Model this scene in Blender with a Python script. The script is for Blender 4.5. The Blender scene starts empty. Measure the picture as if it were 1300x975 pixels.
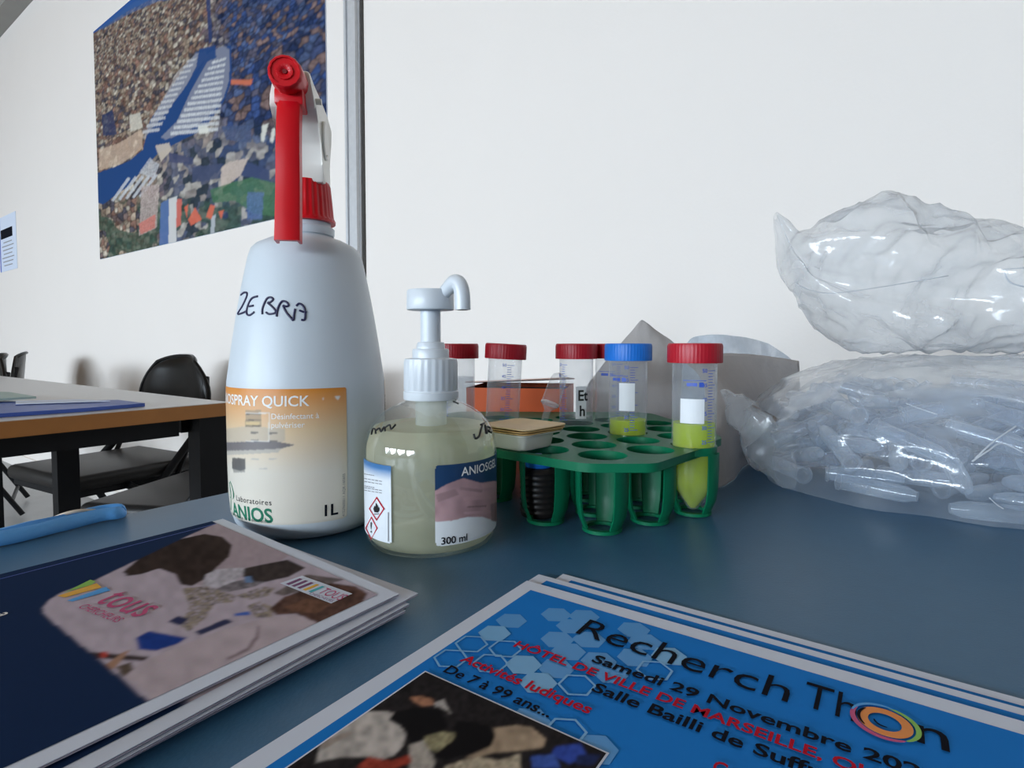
import bpy, bmesh, math, random
import numpy as np
from mathutils import Vector, Matrix, Quaternion
from mathutils import noise as mnoise

SC = bpy.context.scene
COL = SC.collection
random.seed(7)
RNG = np.random.RandomState(11)
PI = math.pi

# ------------------------------------------------------------------ camera, light, exposure
F, CXP, CYP, YH = 710.0, 650.0, 467.0, 438.0      # focal length / principal point / horizon, in 1300x975 pixels
T = 0.74                                          # table height
CAMZ = T + 0.11
TH = math.atan((CYP - YH) / F)
cam_d = bpy.data.cameras.new('camera')
cam_d.sensor_width = 36.0
cam_d.lens = 36.0 * F / 1300.0
cam_d.shift_y = -(487.5 - CYP) / 1300.0
cam_d.clip_start = 0.01
cam = bpy.data.objects.new('camera', cam_d)
cam.location = (0, 0, CAMZ)
cam.rotation_euler = (PI / 2 - TH, 0, 0)
COL.objects.link(cam)
SC.camera = cam

world = bpy.data.worlds.new('world')
world.use_nodes = True
world.node_tree.nodes['Background'].inputs[0].default_value = (0.55, 0.68, 0.9, 1)
world.node_tree.nodes['Background'].inputs[1].default_value = 0.6
SC.world = world

# room axes: DW runs along the back wall (to the far left), NW points into the back wall
DW = Vector((-0.813, 0.582, 0)).normalized()
NW = Vector((0.582, 0.813, 0)).normalized()
QW, QF, S0, S1, CEIL = 1.15, -6.5, -2.6, 7.0, 3.06
WIN_S = (-0.9, 1.2, 3.3, 5.4)
WIN_W, WIN_Z0, WIN_Z1 = 1.75, 0.75, 2.3

def room(s, q, z=0.0):
    p = DW * s + NW * q
    return Vector((p.x, p.y, z))

WINDOW_POWER = 505
for i, s in enumerate(WIN_S):
    ld = bpy.data.lights.new('window_daylight', 'AREA')
    ld.shape = 'RECTANGLE'
    ld.size, ld.size_y = WIN_W + 0.5, 1.7
    ld.energy = WINDOW_POWER
    ld.color = (0.76, 0.885, 1.0)
    lo = bpy.data.objects.new('window_daylight', ld)
    lo.location = room(s, QF - 1.0, 2.25)           # bright sky outside, seen down through the opening
    lo.rotation_euler = Vector(NW).to_track_quat('-Z', 'Z').to_euler()
    COL.objects.link(lo)

SC.view_settings.view_transform = 'Standard'
SC.view_settings.look = 'None'
SC.view_settings.exposure = 0.0
SC.view_settings.gamma = 1.0
SC.view_settings.use_curve_mapping = False
SC.cycles.transparent_max_bounces = 32
SC.cycles.max_bounces = 12
SC.cycles.transmission_bounces = 12
SC.cycles.caustics_reflective = False
SC.cycles.caustics_refractive = False

# ------------------------------------------------------------------ pixel <-> world
def ray(px, py):
    x = (px - CXP) / F; y = -(py - CYP) / F
    return Vector((x, math.cos(TH) + y * math.sin(TH), -math.sin(TH) + y * math.cos(TH)))
CAM = Vector((0, 0, CAMZ))
def G(px, py, z=0.0):                 # point at height z above the table tops
    d = ray(px, py); return CAM + d * ((T + z - CAMZ) / d.z)
def GF(px, py, z):                    # point at absolute height z
    d = ray(px, py); return CAM + d * ((z - CAMZ) / d.z)
def D(px, py, Y):                     # point at depth Y
    d = ray(px, py); return CAM + d * (Y / d.y)
def W(px, py, q=QW):                  # point on the back wall -> (s, z)
    d = ray(px, py); t = q / d.dot(NW); p = CAM + d * t
    return p.dot(DW), p.z
def proj(P):                          # world Nx3 array -> pixels
    P = np.asarray(P, float)
    v = P - np.array([0, 0, CAMZ])
    c, s = math.cos(TH), math.sin(TH)
    dep = v[:, 1] * c - v[:, 2] * s
    up = v[:, 1] * s + v[:, 2] * c
    return np.stack([CXP + F * v[:, 0] / dep, CYP - F * up / dep], 1)

# ------------------------------------------------------------------ materials
def nd(nt, typ, **kw):
    n = nt.nodes.new(typ)
    for k, v in kw.items():
        if k in n.inputs: n.inputs[k].default_value = v
        else: setattr(n, k, v)
    return n

def pm(name, col, rough=0.5, var=0.06, scale=40.0, bump=0.0, bscale=None, metal=0.0, spec=0.5, coat=0.0, sss=0.0, trans=0.0, ior=1.45, detail=4.0):
    m = bpy.data.materials.new(name); m.use_nodes = True
    nt = m.node_tree; b = nt.nodes['Principled BSDF']
    tc = nd(nt, 'ShaderNodeTexCoord')
    no = nd(nt, 'ShaderNodeTexNoise', Scale=scale, Detail=detail)
    nt.links.new(tc.outputs['Object'], no.inputs['Vector'])
    mx = nd(nt, 'ShaderNodeMix', data_type='RGBA')
    lo = [max(0, c * (1 - var)) for c in col[:3]] + [1]
    hi = [min(1, c * (1 + var)) for c in col[:3]] + [1]
    mx.inputs[6].default_value = lo; mx.inputs[7].default_value = hi
    nt.links.new(no.outputs['Fac'], mx.inputs[0])
    nt.links.new(mx.outputs[2], b.inputs['Base Color'])
    b.inputs['Roughness'].default_value = rough
    b.inputs['Metallic'].default_value = metal
    b.inputs['Specular IOR Level'].default_value = spec
    b.inputs['IOR'].default_value = ior
    b.inputs['Coat Weight'].default_value = coat
    b.inputs['Transmission Weight'].default_value = trans
    if sss:
        b.inputs['Subsurface Weight'].default_value = sss
        b.inputs['Subsurface Radius'].default_value = (0.01, 0.01, 0.01)
        b.inputs['Subsurface Scale'].default_value = 0.5
    if bump:
        n2 = nd(nt, 'ShaderNodeTexNoise', Scale=bscale or scale * 3, Detail=5.0)
        nt.links.new(tc.outputs['Object'], n2.inputs['Vector'])
        bp = nd(nt, 'ShaderNodeBump', Strength=bump, Distance=0.002)
        nt.links.new(n2.outputs['Fac'], bp.inputs['Height'])
        nt.links.new(bp.outputs['Normal'], b.inputs['Normal'])
    return m

def film(name, tint=(0.97, 0.98, 1.0), opac=0.12, haze=(0.85, 0.9, 0.95), refl=0.9, rough=0.12, ior=1.45, bump=0.0, bscale=60.0, translu=0.5, nvar=0.5, graze=0.0):
    """thin clear plastic: lets light straight through, with a milky share and a gloss that grows at grazing angles"""
    m = bpy.data.materials.new(name); m.use_nodes = True
    nt = m.node_tree; nt.nodes.remove(nt.nodes['Principled BSDF'])
    out = nt.nodes['Material Output']
    tc = nd(nt, 'ShaderNodeTexCoord')
    tr = nd(nt, 'ShaderNodeBsdfTransparent', Color=(*tint, 1))
    df = nd(nt, 'ShaderNodeBsdfDiffuse', Color=(*haze, 1))
    tl = nd(nt, 'ShaderNodeBsdfTranslucent', Color=(*haze, 1))
    mh = nd(nt, 'ShaderNodeMixShader', Fac=translu)
    nt.links.new(df.outputs[0], mh.inputs[1]); nt.links.new(tl.outputs[0], mh.inputs[2])
    no = nd(nt, 'ShaderNodeTexNoise', Scale=bscale * 0.5, Detail=4.0)
    nt.links.new(tc.outputs['Object'], no.inputs['Vector'])
    mr = nd(nt, 'ShaderNodeMapRange')
    mr.inputs[1].default_value = 0.3; mr.inputs[2].default_value = 0.7
    mr.inputs[3].default_value = opac * (1 - nvar); mr.inputs[4].default_value = opac * (1 + nvar)
    nt.links.new(no.outputs['Fac'], mr.inputs[0])
    lw = nd(nt, 'ShaderNodeLayerWeight', Blend=0.5)
    p2 = nd(nt, 'ShaderNodeMath', operation='POWER'); p2.inputs[1].default_value = 2.0
    nt.links.new(lw.outputs['Facing'], p2.inputs[0])
    ga = nd(nt, 'ShaderNodeMath', operation='MULTIPLY_ADD'); ga.inputs[1].default_value = graze; ga.inputs[2].default_value = 1.0
    nt.links.new(p2.outputs[0], ga.inputs[0])
    op = nd(nt, 'ShaderNodeMath', operation='MULTIPLY', use_clamp=True)
    nt.links.new(mr.outputs[0], op.inputs[0]); nt.links.new(ga.outputs[0], op.inputs[1])
    m1 = nd(nt, 'ShaderNodeMixShader')
    nt.links.new(op.outputs[0], m1.inputs[0])
    nt.links.new(tr.outputs[0], m1.inputs[1]); nt.links.new(mh.outputs[0], m1.inputs[2])
    gl = nd(nt, 'ShaderNodeBsdfGlossy', Color=(1, 1, 1, 1), Roughness=rough)
    fr = nd(nt, 'ShaderNodeLayerWeight', Blend=0.5)
    pw = nd(nt, 'ShaderNodeMath', operation='POWER'); pw.inputs[1].default_value = 3.0
    nt.links.new(fr.outputs['Facing'], pw.inputs[0])
    mu = nd(nt, 'ShaderNodeMath', operation='MULTIPLY_ADD'); mu.inputs[1].default_value = 0.5 * refl; mu.inputs[2].default_value = 0.05 * refl
    nt.links.new(pw.outputs[0], mu.inputs[0])
    m2 = nd(nt, 'ShaderNodeMixShader')
    nt.links.new(mu.outputs[0], m2.inputs[0])
    nt.links.new(m1.outputs[0], m2.inputs[1]); nt.links.new(gl.outputs[0], m2.inputs[2])
    nt.links.new(m2.outputs[0], out.inputs['Surface'])
    if bump:
        n2 = nd(nt, 'ShaderNodeTexNoise', Scale=bscale, Detail=6.0)
        nt.links.new(tc.outputs['Object'], n2.inputs['Vector'])
        bp = nd(nt, 'ShaderNodeBump', Strength=bump, Distance=0.004)
        nt.links.new(n2.outputs['Fac'], bp.inputs['Height'])
        for q in (gl, df, fr): nt.links.new(bp.outputs['Normal'], q.inputs['Normal'])
    return m

def printed(name, rough=0.45, spec=0.4, grain=0.05):
    """flat print: colours come from the mesh's own colour layer"""
    m = bpy.data.materials.new(name); m.use_nodes = True
    nt = m.node_tree; b = nt.nodes['Principled BSDF']
    at = nd(nt, 'ShaderNodeVertexColor', layer_name='print')
    tc = nd(nt, 'ShaderNodeTexCoord')
    no = nd(nt, 'ShaderNodeTexNoise', Scale=900.0, Detail=2.0)
    nt.links.new(tc.outputs['Object'], no.inputs['Vector'])
    mx = nd(nt, 'ShaderNodeMix', data_type='RGBA', blend_type='OVERLAY')
    mx.inputs[0].default_value = grain
    nt.links.new(at.outputs['Color'], mx.inputs[6]); nt.links.new(no.outputs['Color'], mx.inputs[7])
    nt.links.new(mx.outputs[2], b.inputs['Base Color'])
    b.inputs['Roughness'].default_value = rough
    b.inputs['Specular IOR Level'].default_value = spec
    return m

M = {}
def build_materials():
    M['wall'] = pm('wall_paint', (0.85, 0.79, 0.74), 0.7, 0.015, 3, bump=0.12, bscale=160)
    M['ceiling'] = pm('ceiling_paint', (0.38, 0.24, 0.13), 0.8, 0.05, 4)
    M['cornice'] = pm('cornice_grey', (0.32, 0.31, 0.29), 0.6, 0.1, 6)
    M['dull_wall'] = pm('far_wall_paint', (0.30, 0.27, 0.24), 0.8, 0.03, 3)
    M['floor'] = pm('floor_lino', (0.34, 0.34, 0.34), 0.35, 0.12, 12)
    M['alu'] = pm('brushed_aluminium', (0.66, 0.67, 0.69), 0.35, 0.1, 60, metal=0.35)
    M['gap'] = pm('dark_joint', (0.05, 0.045, 0.04), 0.8, 0.4, 60)
    M['table'] = pm('blue_grey_laminate', (0.042, 0.125, 0.225), 0.36, 0.08, 120, spec=0.35, bump=0.06, bscale=700)
    M['table2'] = pm('pale_grey_laminate', (0.55, 0.55, 0.54), 0.3, 0.05, 60)
    M['wood'] = pm('wood_edge', (0.34, 0.135, 0.03), 0.5, 0.25, 14)
    M['black_metal'] = pm('black_metal', (0.007, 0.007, 0.008), 0.45, 0.3, 30, spec=0.2)
    M['chrome'] = pm('worn_steel', (0.45, 0.43, 0.4), 0.35, 0.2, 50, metal=0.8)
    M['vinyl'] = pm('black_vinyl', (0.007, 0.007, 0.007), 0.28, 0.3, 80, spec=0.35, bump=0.1, bscale=400)
    M['seat_vinyl'] = pm('seat_vinyl', (0.016, 0.014, 0.013), 0.4, 0.3, 60, spec=0.35, bump=0.1, bscale=300)
    M['hdpe'] = pm('white_hdpe', (0.61, 0.665, 0.715), 0.38, 0.03, 25, sss=0.2)
    M['cream_plastic'] = pm('cream_plastic', (0.76, 0.74, 0.68), 0.35, 0.03, 40)
    M['red_plastic'] = pm('red_plastic', (0.62, 0.004, 0.012), 0.33, 0.06, 60)
    M['red_dark'] = pm('red_recess', (0.18, 0.004, 0.006), 0.5, 0.1, 60)
    M['cap_red'] = pm('cap_red', (0.44, 0.008, 0.022), 0.4, 0.06, 60)
    M['cap_blue'] = pm('cap_blue', (0.012, 0.19, 0.72), 0.4, 0.05, 60)
    M['white_plastic'] = pm('white_plastic', (0.66, 0.70, 0.74), 0.3, 0.03, 50, sss=0.1)
    M['green'] = pm('green_plastic', (0.003, 0.145, 0.066), 0.4, 0.1, 40, spec=0.3, bump=0.05, bscale=300)
    M['orange_card'] = pm('orange_card', (0.62, 0.10, 0.018), 0.5, 0.08, 40)
    M['pink_tone'] = pm('pale_pink', (0.78, 0.52, 0.45), 0.6, 0.06, 40)  # carton lid sheen as colour; own colour of the word and a cap
    M['inside_shade'] = pm('inside_shade', (0.02, 0.016, 0.014), 0.8, 0.2, 40)
    M['tan'] = pm('tan_card', (0.66, 0.42, 0.16), 0.55, 0.15, 60)
    M['ivory'] = pm('ivory_plastic', (0.74, 0.71, 0.63), 0.4, 0.04, 60)
    M['paper'] = pm('white_paper', (0.68, 0.74, 0.86), 0.8, 0.02, 60, spec=0.08)
    M['pages'] = pm('page_edges', (0.42, 0.40, 0.52), 0.7, 0.25, 300)
    M['navy'] = pm('navy_print', (0.013, 0.030, 0.085), 0.4, 0.1, 60)
    M['flyer_blue'] = pm('flyer_blue', (0.014, 0.205, 0.64), 0.75, 0.06, 30, spec=0.08)
    M['hex_light'] = pm('hexagon_pale_blue', (0.16, 0.42, 0.72), 0.4, 0.05, 60)
    M['hex_mid'] = pm('hexagon_mid_blue', (0.06, 0.30, 0.68), 0.4, 0.05, 60)
    M['ink_dark'] = pm('ink_dark', (0.008, 0.009, 0.015), 0.8, 0.2, 80, spec=0.05)
    M['ink_red'] = pm('ink_red', (0.50, 0.012, 0.03), 0.8, 0.1, 80, spec=0.05)
    M['ink_marker'] = pm('marker_ink', (0.02, 0.018, 0.07), 0.4, 0.3, 300)
    M['ink_black'] = pm('marker_black', (0.012, 0.012, 0.014), 0.4, 0.3, 300)
    M['ink_white'] = pm('ink_white', (0.86, 0.85, 0.83), 0.45, 0.03, 80)
    M['ink_green'] = pm('ink_green', (0.005, 0.16, 0.085), 0.45, 0.1, 80)
    M['ink_blue'] = pm('ink_blue', (0.04, 0.10, 0.50), 0.45, 0.15, 80)
    M['ink_grey'] = pm('ink_grey', (0.25, 0.25, 0.27), 0.5, 0.15, 80)
    M['ink_yellow'] = pm('ink_yellow', (0.80, 0.42, 0.02), 0.45, 0.1, 80)
    M['ink_orange'] = pm('ink_orange', (0.80, 0.25, 0.02), 0.45, 0.1, 80)
    M['ink_lime'] = pm('ink_lime', (0.22, 0.50, 0.05), 0.45, 0.1, 80)
    M['ink_sky'] = pm('ink_sky', (0.05, 0.33, 0.75), 0.45, 0.1, 80)
    M['ink_teal'] = pm('ink_teal', (0.05, 0.42, 0.50), 0.45, 0.1, 80)
    M['ink_plum'] = pm('ink_plum', (0.16, 0.03, 0.15), 0.45, 0.1, 80)
    M['ink_magenta'] = pm('ink_magenta', (0.52, 0.04, 0.17), 0.45, 0.1, 80)
    M['white_tape'] = pm('white_label', (0.78, 0.80, 0.82), 0.5, 0.03, 80)
    M['mask'] = pm('blue_nonwoven', (0.10, 0.36, 0.78), 0.6, 0.06, 50, bump=0.2, bscale=500)
    M['cord'] = pm('pale_cord', (0.66, 0.56, 0.45), 0.6, 0.1, 80)
    M['mint'] = pm('mint_paper', (0.40, 0.52, 0.48), 0.55, 0.08, 30)
    M['far_blue'] = pm('far_blue_print', (0.05, 0.10, 0.38), 0.4, 0.4, 14)
    M['ribbed'] = pm('dark_ribbed', (0.020, 0.018, 0.018), 0.4, 0.2, 60)
    M['print'] = printed('print_gloss', 0.8, 0.06)
    M['print_matt'] = printed('print_matt', 0.55, 0.3)
    M['label_print'] = printed('label_print', 0.35, 0.5, 0.03)
    M['clear'] = film('clear_tube_plastic', (0.96, 0.97, 0.98), 0.13, (0.8, 0.85, 0.92), 0.8, 0.12, translu=0.4, graze=1.5)
    M['pet'] = film('clear_pet', (0.95, 0.965, 0.95), 0.03, (0.8, 0.85, 0.8), 1.0, 0.03, 1.5, translu=0.4)
    M['bag'] = film('bag_film', (0.975, 0.988, 1.0), 0.16, (0.88, 0.92, 0.96), 1.0, 0.14, 1.5, bump=0.5, bscale=34, translu=0.4, nvar=0.7, graze=2.2)
    M['bag_crease'] = film('bag_crease', (0.97, 0.985, 1.0), 0.55, (0.92, 0.95, 1.0), 1.0, 0.2, 1.5, translu=0.4)
    M['bag_tube'] = film('bag_tube_plastic', (0.92, 0.955, 1.0), 0.17, (0.80, 0.90, 1.0), 1.0, 0.10, 1.5, translu=0.4, graze=3.0)
    M['wrap'] = film('wrap_film', (0.93, 0.96, 1.0), 0.45, (0.78, 0.85, 0.92), 0.5, 0.3, translu=0.5)
    M['tissue'] = film('grey_paper', (1, 1, 1), 0.93, (0.66, 0.63, 0.62), 0.12, 0.6, bump=0.25, bscale=160, translu=0.35, nvar=0.02)
    M['gel'] = film('gel', (0.93, 0.945, 0.86), 0.42, (0.95, 0.92, 0.72), 0.25, 0.1, translu=0.5, nvar=0.1)
    M['dip'] = film('milky_tube', (0.95, 0.96, 0.95), 0.45, (0.85, 0.88, 0.84), 0.3, 0.3, translu=0.5)
    M['lime_liquid'] = film('lime_liquid', (0.78, 0.92, 0.12), 0.66, (0.78, 0.92, 0.02), 0.3, 0.1, translu=0.5, nvar=0.05)
    M['olive_liquid'] = film('clear_liquid', (0.84, 0.86, 0.88), 0.12, (0.6, 0.63, 0.66), 0.4, 0.08)
    M['glass'] = film('window_glass', (0.97, 0.985, 0.98), 0.01, (0.9, 0.9, 0.9), 1.0, 0.02, 1.5)
    M['frame_white'] = pm('window_frame_paint', (0.5, 0.5, 0.5), 0.5, 0.03, 20)
build_materials()

# ------------------------------------------------------------------ mesh helpers
def link(o, parent=None):
    COL.objects.link(o)
    if parent is not None: o.parent = parent
    return o

def mesh_obj(name, verts, faces, mat, parent=None, smooth=False, angle=None):
    me = bpy.data.meshes.new(name)
    me.from_pydata([tuple(v) for v in verts], [], [tuple(f) for f in faces])
    me.update()
    if isinstance(mat, str): mat = M[mat]
    if mat: me.materials.append(mat)
    if smooth:
        me.polygons.foreach_set('use_smooth', [True] * len(me.polygons))
        if angle: me.set_sharp_from_angle(angle=math.radians(angle))
    return link(bpy.data.objects.new(name, me), parent)

def bm_obj(name, bm, mat, parent=None, smooth=False, angle=None):
    bmesh.ops.recalc_face_normals(bm, faces=bm.faces)
    me = bpy.data.meshes.new(name); bm.to_mesh(me); bm.free()
    if isinstance(mat, str): mat = M[mat]
    me.materials.append(mat)
    if smooth:
        me.polygons.foreach_set('use_smooth', [True] * len(me.polygons))
        if angle: me.set_sharp_from_angle(angle=math.radians(angle))
    return link(bpy.data.objects.new(name, me), parent)

def tag(o, label=None, cat=None, group=None, kind=None):
    if label: o['label'] = label
    if cat: o['category'] = cat
    if group: o['group'] = group
    if kind: o['kind'] = kind
    return o

def thing(name, label, cat, loc, rz=0.0, group=None):
    o = bpy.data.objects.new(name, None); COL.objects.link(o)
    o.empty_display_size = 0.02
    o.location = loc; o.rotation_euler = (0, 0, rz)
    return tag(o, label, cat, group)

def copy_tree(o, parent=None):
    c = o.copy(); COL.objects.link(c); c.parent = parent
    for ch in list(o.children): copy_tree(ch, c)
    return c

def add_box(bm, c, s, R=None, bev=0.0, seg=2):
    r = bmesh.ops.create_cube(bm, size=1.0)
    vs = r['verts']
    mt = Matrix.Translation(Vector(c)) @ (R.to_4x4() if R else Matrix.Identity(4)) @ Matrix.Diagonal((s[0], s[1], s[2], 1))
    if bev:
        for v in vs: v.co = Vector((v.co.x * s[0], v.co.y * s[1], v.co.z * s[2]))
        es = list({e for v in vs for e in v.link_edges})
        rb = bmesh.ops.bevel(bm, geom=es, offset=bev, segments=seg, affect='EDGES', profile=0.5)
        allv = set(rb['verts']) | {v for v in vs if v.is_valid}
        mt2 = Matrix.Translation(Vector(c)) @ (R.to_4x4() if R else Matrix.Identity(4))
        for v in allv: v.co = mt2 @ v.co
    else:
        for v in vs: v.co = mt @ v.co

def box(name, c, s, mat, parent=None, R=None, bev=0.0, smooth=False):
    bm = bmesh.new(); add_box(bm, c, s, R, bev)
    return bm_obj(name, bm, mat, parent, smooth=bool(bev), angle=35 if bev else None)

def lathe_data(prof, seg=48, rib=0, ribd=0.0, ribz=None):
    """prof: (r, z) from bottom to top; r=0 closes"""
    V, Fc, rings = [], [], []
    for (r, z) in prof:
        if r <= 1e-7:
            rings.append([len(V)]); V.append((0, 0, z))
        else:
            ring = []
            for k in range(seg):
                a = 2 * PI * k / seg
                rr = r
                if rib and (ribz is None or ribz[0] <= z <= ribz[1]):
                    rr = r - (ribd if (k * rib * 2 // seg) % 2 else 0.0)
                ring.append(len(V)); V.append((rr * math.cos(a), rr * math.sin(a), z))
            rings.append(ring)
    for A, B in zip(rings[:-1], rings[1:]):
        if len(A) == 1 and len(B) == 1: continue
        for k in range(seg):
            k2 = (k + 1) % seg
            if len(A) == 1: Fc.append((A[0], B[k2], B[k]))
            elif len(B) == 1: Fc.append((A[k], A[k2], B[0]))
            else: Fc.append((A[k], A[k2], B[k2], B[k]))
    return V, Fc

def lathe(name, prof, mat, parent=None, seg=48, loc=(0, 0, 0), rib=0, ribd=0.0, ribz=None, angle=40):
    V, Fc = lathe_data(prof, seg, rib, ribd, ribz)
    V = [(v[0] + loc[0], v[1] + loc[1], v[2] + loc[2]) for v in V]
    return mesh_obj(name, V, Fc, mat, parent, True, angle)

def tube_data(pts, rad, seg=8, caps=True, up=None):
    pts = [Vector(p) for p in pts]; n = len(pts)
    rads = rad if isinstance(rad, (list, tuple)) else [rad] * n
    V, Fc = [], []
    prev = None
    for i, p in enumerate(pts):
        t = (pts[min(i + 1, n - 1)] - pts[max(i - 1, 0)])
        if t.length < 1e-9: t = Vector((0, 0, 1))
        t.normalize()
        if prev is None:
            a = Vector((0, 0, 1)) if abs(t.z) < 0.9 else Vector((1, 0, 0))
            u = t.cross(a).normalized()
        else:
            u = (prev - t * prev.dot(t))
            u = u.normalized() if u.length > 1e-6 else t.orthogonal().normalized()
        prev = u; w = t.cross(u)
        for k in range(seg):
            an = 2 * PI * k / seg
            V.append(p + (u * math.cos(an) + w * math.sin(an)) * rads[i])
    for i in range(n - 1):
        for k in range(seg):
            k2 = (k + 1) % seg
            Fc.append((i * seg + k, i * seg + k2, (i + 1) * seg + k2, (i + 1) * seg + k))
    if caps:
        Fc.append(tuple(range(seg - 1, -1, -1)))
        Fc.append(tuple((n - 1) * seg + k for k in range(seg)))
    return V, Fc

def tube(name, pts, rad, mat, parent=None, seg=10, caps=True):
    V, Fc = tube_data(pts, rad, seg, caps)
    return mesh_obj(name, V, Fc, mat, parent, True, 50)

def smooth_path(pts, n=6):
    pts = [Vector(p) for p in pts]; out = []
    for i in range(len(pts) - 1):
        p0 = pts[max(i - 1, 0)]; p1 = pts[i]; p2 = pts[i + 1]; p3 = pts[min(i + 2, len(pts) - 1)]
        for k in range(n):
            t = k / n
            out.append(0.5 * ((2 * p1) + (p2 - p0) * t + (2 * p0 - 5 * p1 + 4 * p2 - p3) * t * t + (3 * p1 - p0 - 3 * p2 + p3) * t ** 3))
    out.append(pts[-1]); return out

def merge(parts):
    V, Fc = [], []
    for v, f in parts:
        o = len(V); V += list(v); Fc += [tuple(i + o for i in q) for q in f]
    return V, Fc

def prism(poly, z0, z1):
    n = len(poly)
    V = [(p[0], p[1], z0) for p in poly] + [(p[0], p[1], z1) for p in poly]
    Fc = [tuple(range(n - 1, -1, -1)), tuple(range(n, 2 * n))]
    Fc += [(k, (k + 1) % n, n + (k + 1) % n, n + k) for k in range(n)]
    return V, Fc

_TX = {}
def text_geo(body, bold=0.0, shear=0.0, spacing=1.0):
    """flat lettering as triangles: 2D verts normalised to start x=0, baseline y=0, size 1"""
    key = (body, bold, shear, spacing)
    if key in _TX: return _TX[key]
    cu = bpy.data.curves.new('lettering', 'FONT')
    cu.body = body; cu.size = 1.0; cu.offset = bold; cu.shear = shear; cu.space_character = spacing
    cu.resolution_u = 3; cu.fill_mode = 'FRONT'
    ob = bpy.data.objects.new('lettering', cu); COL.objects.link(ob)
    dg = bpy.context.evaluated_depsgraph_get()
    me = bpy.data.meshes.new_from_object(ob.evaluated_get(dg))
    V = [(v.co.x, v.co.y) for v in me.vertices]; Fc = [tuple(p.vertices) for p in me.polygons]
    bpy.data.objects.remove(ob); bpy.data.curves.remove(cu); bpy.data.meshes.remove(me)
    x0 = min(v[0] for v in V)
    V = [(x - x0, y) for x, y in V]
    _TX[key] = (V, Fc)
    return _TX[key]

def text_span(V): return max(v[0] for v in V)

# painting of flat prints --------------------------------------------------
def inpoly(P, poly):
    x, y = P[:, 0], P[:, 1]; n = len(poly); c = np.zeros(len(P), bool)
    j = n - 1
    for i in range(n):
        xi, yi = poly[i]; xj, yj = poly[j]
        if yi != yj:
            c ^= ((yi > y) != (yj > y)) & (x < (xj - xi) * (y - yi) / (yj - yi) + xi)
        j = i
    return c

def fillp(C, P, poly, col, a=1.0, jit=0.0):
    m = inpoly(P, poly)
    k = np.array(col)[None] * (1 + (RNG.rand(m.sum(), 1) - 0.5) * 2 * jit)
    C[m] = C[m] * (1 - a) + k * a

def vnoise(P, sc, seed=0):
    """smooth value noise on a 2D point set"""
    r = np.random.RandomState(seed); L = r.rand(64, 64)
    q = P / sc; i = np.floor(q).astype(int); f = q - i; f = f * f * (3 - 2 * f)
    g = lambda a, b: L[(i[:, 0] + a) % 64, (i[:, 1] + b) % 64]
    return (g(0, 0) * (1 - f[:, 0]) + g(1, 0) * f[:, 0]) * (1 - f[:, 1]) + (g(0, 1) * (1 - f[:, 0]) + g(1, 1) * f[:, 0]) * f[:, 1]

def grid_obj(name, pts, nu, nv, cols, mat, parent=None, keep=None, smooth=False, blur=1):
    """pts: nu*nv local points (row-major over v then u)"""
    Fc = []
    for j in range(nv - 1):
        for i in range(nu - 1):
            a = j * nu + i
            q = (a, a + 1, a + nu + 1, a + nu)
            if keep is None or (keep[q[0]] and keep[q[1]] and keep[q[2]] and keep[q[3]]): Fc.append(q)
    o = mesh_obj(name, pts, Fc, mat, parent, smooth)
    me = o.data
    cols = np.clip(np.asarray(cols, float).reshape(nv, nu, 3), 0, 1)
    for _ in range(blur):                                   # soft print edges
        q = np.pad(cols, ((1, 1), (1, 1), (0, 0)), 'edge')
        cols = (q[:-2, 1:-1] + q[2:, 1:-1] + q[1:-1, :-2] + q[1:-1, 2:] + 2 * q[1:-1, 1:-1]) / 6
    cols = cols.reshape(-1, 3)
    at = me.color_attributes.new('print', 'FLOAT_COLOR', 'POINT')
    rgba = np.ones((len(pts), 4), np.float32); rgba[:, :3] = np.clip(cols, 0, 1)
    at.data.foreach_set('color', rgba.ravel())
    return o

# ------------------------------------------------------------------ the room
def rbox(bm, s0, s1, q0, q1, z0, z1):
    R = Matrix((DW, NW, Vector((0, 0, 1)))).transposed()
    add_box(bm, room((s0 + s1) / 2, (q0 + q1) / 2, (z0 + z1) / 2), (s1 - s0, q1 - q0, z1 - z0), R)

def structure(name, boxes, mat, parent=None):
    bm = bmesh.new()
    for b in boxes: rbox(bm, *b)
    o = bm_obj(name, bm, mat, parent)
    if parent is None: o['kind'] = 'structure'
    return o

structure('floor', [(S0 - .2, S1 + .2, QF - .2, QW + .2, -0.1, 0)], 'floor')
structure('ceiling', [(S0 - .2, S1 + .2, QF - .2, QW + .2, CEIL, CEIL + 0.1)], 'ceiling')
structure('wall_back', [(S0, S1, QW, QW + 0.15, 0, CEIL)], 'wall')
structure('wall_left', [(S1, S1 + 0.15, QF, QW + 0.15, 0, CEIL)], 'dull_wall')
structure('wall_right', [(S0 - 0.15, S0, QF, QW + 0.15, 0, CEIL)], 'dull_wall')
fb = [(S0, S1, QF - 0.15, QF, 0, WIN_Z0), (S0, S1, QF - 0.15, QF, WIN_Z1, CEIL)]
edges = [S0] + [v for s in WIN_S for v in (s - WIN_W / 2, s + WIN_W / 2)] + [S1]
for a, b in zip(edges[0::2], edges[1::2]): fb.append((a, b, QF - 0.15, QF, WIN_Z0, WIN_Z1))
structure('wall_front', fb, 'dull_wall')
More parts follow.
